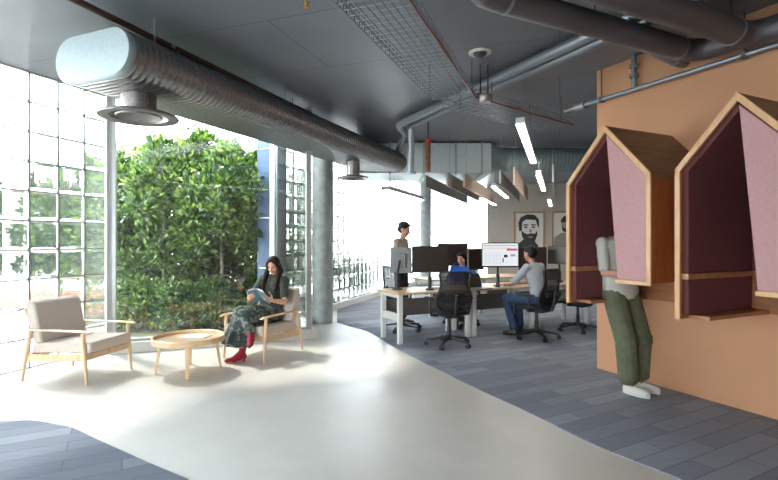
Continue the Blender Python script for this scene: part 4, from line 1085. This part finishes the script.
# long printed skirt over crossed legs
m = MB()
m.oval([(V(0,-.15,.62),V(.145,0,0),V(0,.11,0)), (V(0,-.11,.53),V(.19,0,0),V(0,.15,0)), (V(0,-.08,.47),V(.17,0,0),V(0,.13,0))], 28)
m.oval([(V(0,-.16,.50),V(.18,0,0),V(0,0,.095)), (V(0,.05,.52),V(.195,0,0),V(0,0,.115)), (V(0,.28,.55),V(.165,0,0),V(0,0,.105)), (V(0,.42,.54),V(.13,0,0),V(0,0,.10)), (V(.0,.475,.53),V(.07,0,0),V(0,0,.06))], 28)
m.cap((-.10,-.12,.49), .105, (-.09,.37,.475), .088)
secs = []
for f in (0, .25, .5, .75, 1):
    c = V(.01+.075*f, .38+.035*f, .55-.36*f); ring = []
    for q in range(56):
        t = 2*PI*q/56; rp = 1 + .10*f*math.sin(9*t+f) + .05*f*math.sin(5*t)
        ring.append(c + V((.125+.06*f)*math.cos(t)*rp, (.095+.025*f)*math.sin(t)*rp, .02*math.cos(t)*f))
    secs.append(ring)
m.loft(secs)
m.cap((.02,.39,.585), .078, (-.15,.45,.42), .07); m.cap((-.15,.45,.42), .07, (-.18,.465,.38), .065)
link('skirt', remeshed(m, .008, 2), M['floral'], body)
# book
Lw = Vector((-.085,.205,.745))
T = thing('book', 'open teal covered book held up by the seated woman', 'book', CW + Matrix.Rotation(RW,3,'Z') @ Lw, RW - .12)
R2 = Matrix.Rotation(math.radians(-38), 3, 'X')
for s in (-1, 1):
    Rz = R2 @ Matrix.Rotation(s*.32, 3, 'Z')
    MB().box(R2 @ V(.072*s,-.024,.0) ,(.14,.004,.20), Rz).build('cover', M['book'], T, bevel=.001)
    for k in (1,): MB().box(R2 @ V(.070*s,-.034,.0),(.128,.014,.188), Rz).build('pages', M['paper'], T)

# ---- person in the pod, facing along the wall, leaning back on its left side
O = V(2.33, 4.60, .006); RP = heading((DIR_Q.x, DIR_Q.y))
j = dict(pel=V(.0,-.135,.955), wai=V(.0,-.165,1.10), che=V(.01,-.19,1.29), nk=V(.01,-.165,1.475), head=V(.0,-.095,1.60), face=V(-.1,.88,-.45), hup=V(0,.4,1),
         shr=V(.195,-.185,1.41), elr=V(.245,-.12,1.13), wrr=V(.10,.09,1.12), shl=V(-.175,-.185,1.41), ell=V(-.235,-.10,1.14), wrl=V(-.06,.12,1.2),
         hpr=V(.095,-.13,.90), knr=V(.105,.0,.49), anr=V(.095,.03,.09), toer=V(.075,.19,.036), hpl=V(-.095,-.13,.90), knl=V(-.10,.01,.49), anl=V(-.10,-.02,.09), toel=V(-.125,.15,.036))
person('person in grey tee and olive trousers standing half hidden inside the farther wall pod', O, RP, j, 'skin', 't_shirt', 'tee', 'olive', 'hair_black', 'white', False, .0075, 1.0, .5, (.112,.106,.104), curl=(.7,.7), cuff=.085, tsc=1.2)

# ---- man standing beyond the desks
j = dict(pel=V(0,0,.93), wai=V(0,.0,1.08), che=V(0,.01,1.27), nk=V(0,.02,1.47), head=V(0,.06,1.615), face=V(0,.93,-.35), hup=V(0,.3,1),
         shr=V(.19,.0,1.41), elr=V(.235,-.05,1.13), wrr=V(.19,.14,1.0), shl=V(-.19,.0,1.41), ell=V(-.235,-.05,1.13), wrl=V(-.19,.14,1.0),
         hpr=V(.09,0,.9), knr=V(.1,.03,.49), anr=V(.1,0,.09), toer=V(.11,.17,.03), hpl=V(-.09,0,.9), knl=V(-.1,.03,.49), anl=V(-.1,0,.09), toel=V(-.11,.17,.03))
person('man in taupe tee standing behind the first desk, looking down to the right', V(at(401,8.25), 8.25, .008), heading((.93,-.36)), j, 'skin_tan', 't_shirt', 'tee_brown', 'jean_dark', 'hair_black', 'black', False, .01, 1.1, .5, (.095,.08,.07))

# ---- man seated at the middle desk
j = dict(pel=V(0,-.05,.60), wai=V(0,-.04,.74), che=V(0,.02,.93), nk=V(0,.065,1.10), head=V(.02,.13,1.235), face=V(.1,.95,-.12), hup=V(0,.1,1),
         shr=V(.185,.05,1.04), elr=V(.23,.27,.80), wrr=V(.14,.50,.765), shl=V(-.185,.05,1.04), ell=V(-.23,.26,.80), wrl=V(-.06,.49,.765),
         hpr=V(.09,0,.57), knr=V(.14,.42,.56), anr=V(.12,.36,.10), toer=V(.13,.52,.035), hpl=V(-.09,0,.57), knl=V(-.15,.42,.56), anl=V(-.13,.30,.10), toel=V(-.14,.46,.035))
person('man in pale grey tee and jeans sitting typing at the middle desk', SM, heading(SMF), j, 'skin_tan', 't_shirt', 'tee_blue', 'denim', 'hair_black', 'black', False, .0085, 1.0, .5, (.092,.078,.066), curl=(.25,.25), handdir=((V(0,1,-.05), V(0,-.1,-1)), (V(.1,1,-.05), V(0,-.1,-1))))

# ---- woman in blue behind the desk
j = dict(pel=V(0,-.06,.58), wai=V(0,-.06,.70), che=V(0,-.03,.86), nk=V(0,-.02,1.0), head=V(0,.02,1.125), face=V(.25,.9,-.2), hup=V(0,.2,1),
         shr=V(.165,-.03,.94), elr=V(.21,.12,.74), wrr=V(.12,.32,.755), shl=V(-.165,-.03,.94), ell=V(-.21,.12,.74), wrl=V(-.10,.32,.755),
         hpr=V(.085,0,.56), knr=V(.1,.40,.55), anr=V(.1,.34,.10), toer=V(.1,.49,.035), hpl=V(-.085,0,.56), knl=V(-.1,.40,.55), anl=V(-.1,.34,.10), toel=V(-.1,.49,.035))
body, P, R = person('woman in royal blue top sitting behind the first desk, facing the viewer', WB, heading(WBF), j, 'skin', 'top', 'royal', 'jean_dark', 'hair_black', 'black', True, .009, .96, .9, (.088,.075,.065), hair_style=None, curl=(.3,.3), handdir=((V(-.1,1,0), V(0,0,-1)), (V(.1,1,0), V(0,0,-1))))
m = MB(); m.ell(P(0,-.022,.042), (.083,.094,.084), R); m.cap(P(-.05,.035,.085), .024, P(.05,.035,.085), .024)
for s in (-1, 1): m.cap(P(.07*s,.0,.06), .026, P(.078*s,-.02,-.09), .03)
m.cap(P(0,-.06,.02), .07, P(0,-.075,-.10), .07)
link('hair', remeshed(m, .009, 2), M['hair_black'], body)

# ================================================================== LIGHT, SKY, CAMERA
w = bpy.data.worlds.new('sky'); SC.world = w; w.use_nodes = True; nt = w.node_tree; nt.nodes.clear()
out = nt.nodes.new('ShaderNodeOutputWorld'); bg = nt.nodes.new('ShaderNodeBackground'); bg.inputs[1].default_value = SKY
tc = nt.nodes.new('ShaderNodeTexCoord'); sx = nt.nodes.new('ShaderNodeSeparateXYZ'); rp = nt.nodes.new('ShaderNodeValToRGB')
rp.color_ramp.elements[0].position = 0; rp.color_ramp.elements[0].color = (1,1,1,1); rp.color_ramp.elements[1].position = .9; rp.color_ramp.elements[1].color = (.72,.86,1,1)
nt.links.new(tc.outputs['Generated'], sx.inputs[0]); nt.links.new(sx.outputs[2], rp.inputs[0]); nt.links.new(rp.outputs[0], bg.inputs[0]); nt.links.new(bg.outputs[0], out.inputs[0])
sl = bpy.data.lights.new('sun', 'SUN'); sl.energy = SUN; sl.angle = math.radians(6); sl.color = (1,.96,.9)
so = bpy.data.objects.new('sun', sl); COL.objects.link(so)
sd = V(-.62,.48,0).normalized()*math.cos(math.radians(52)) + V(0,0,math.sin(math.radians(52)))
so.rotation_euler = sd.to_track_quat('Z','Y').to_euler(); so.location = sd*30
cd = bpy.data.cameras.new('camera'); cd.sensor_width = 36; cd.sensor_fit = 'HORIZONTAL'; cd.lens = 36*FPX/778
co = bpy.data.objects.new('camera', cd); COL.objects.link(co); co.location = (0,0,CAMH); co.rotation_euler = (PI/2,0,0); cd.clip_start = .05
SC.camera = co
vs = SC.view_settings; vs.view_transform = 'Standard'; vs.look = 'None'; vs.gamma = 1; vs.use_curve_mapping = False; vs.exposure = EXPO
cy = SC.cycles; cy.use_denoising = True; cy.max_bounces = 16; cy.diffuse_bounces = 6; cy.glossy_bounces = 4; cy.transmission_bounces = 10; cy.transparent_max_bounces = 24
cy.caustics_reflective = False; cy.caustics_refractive = False; cy.sample_clamp_indirect = 6
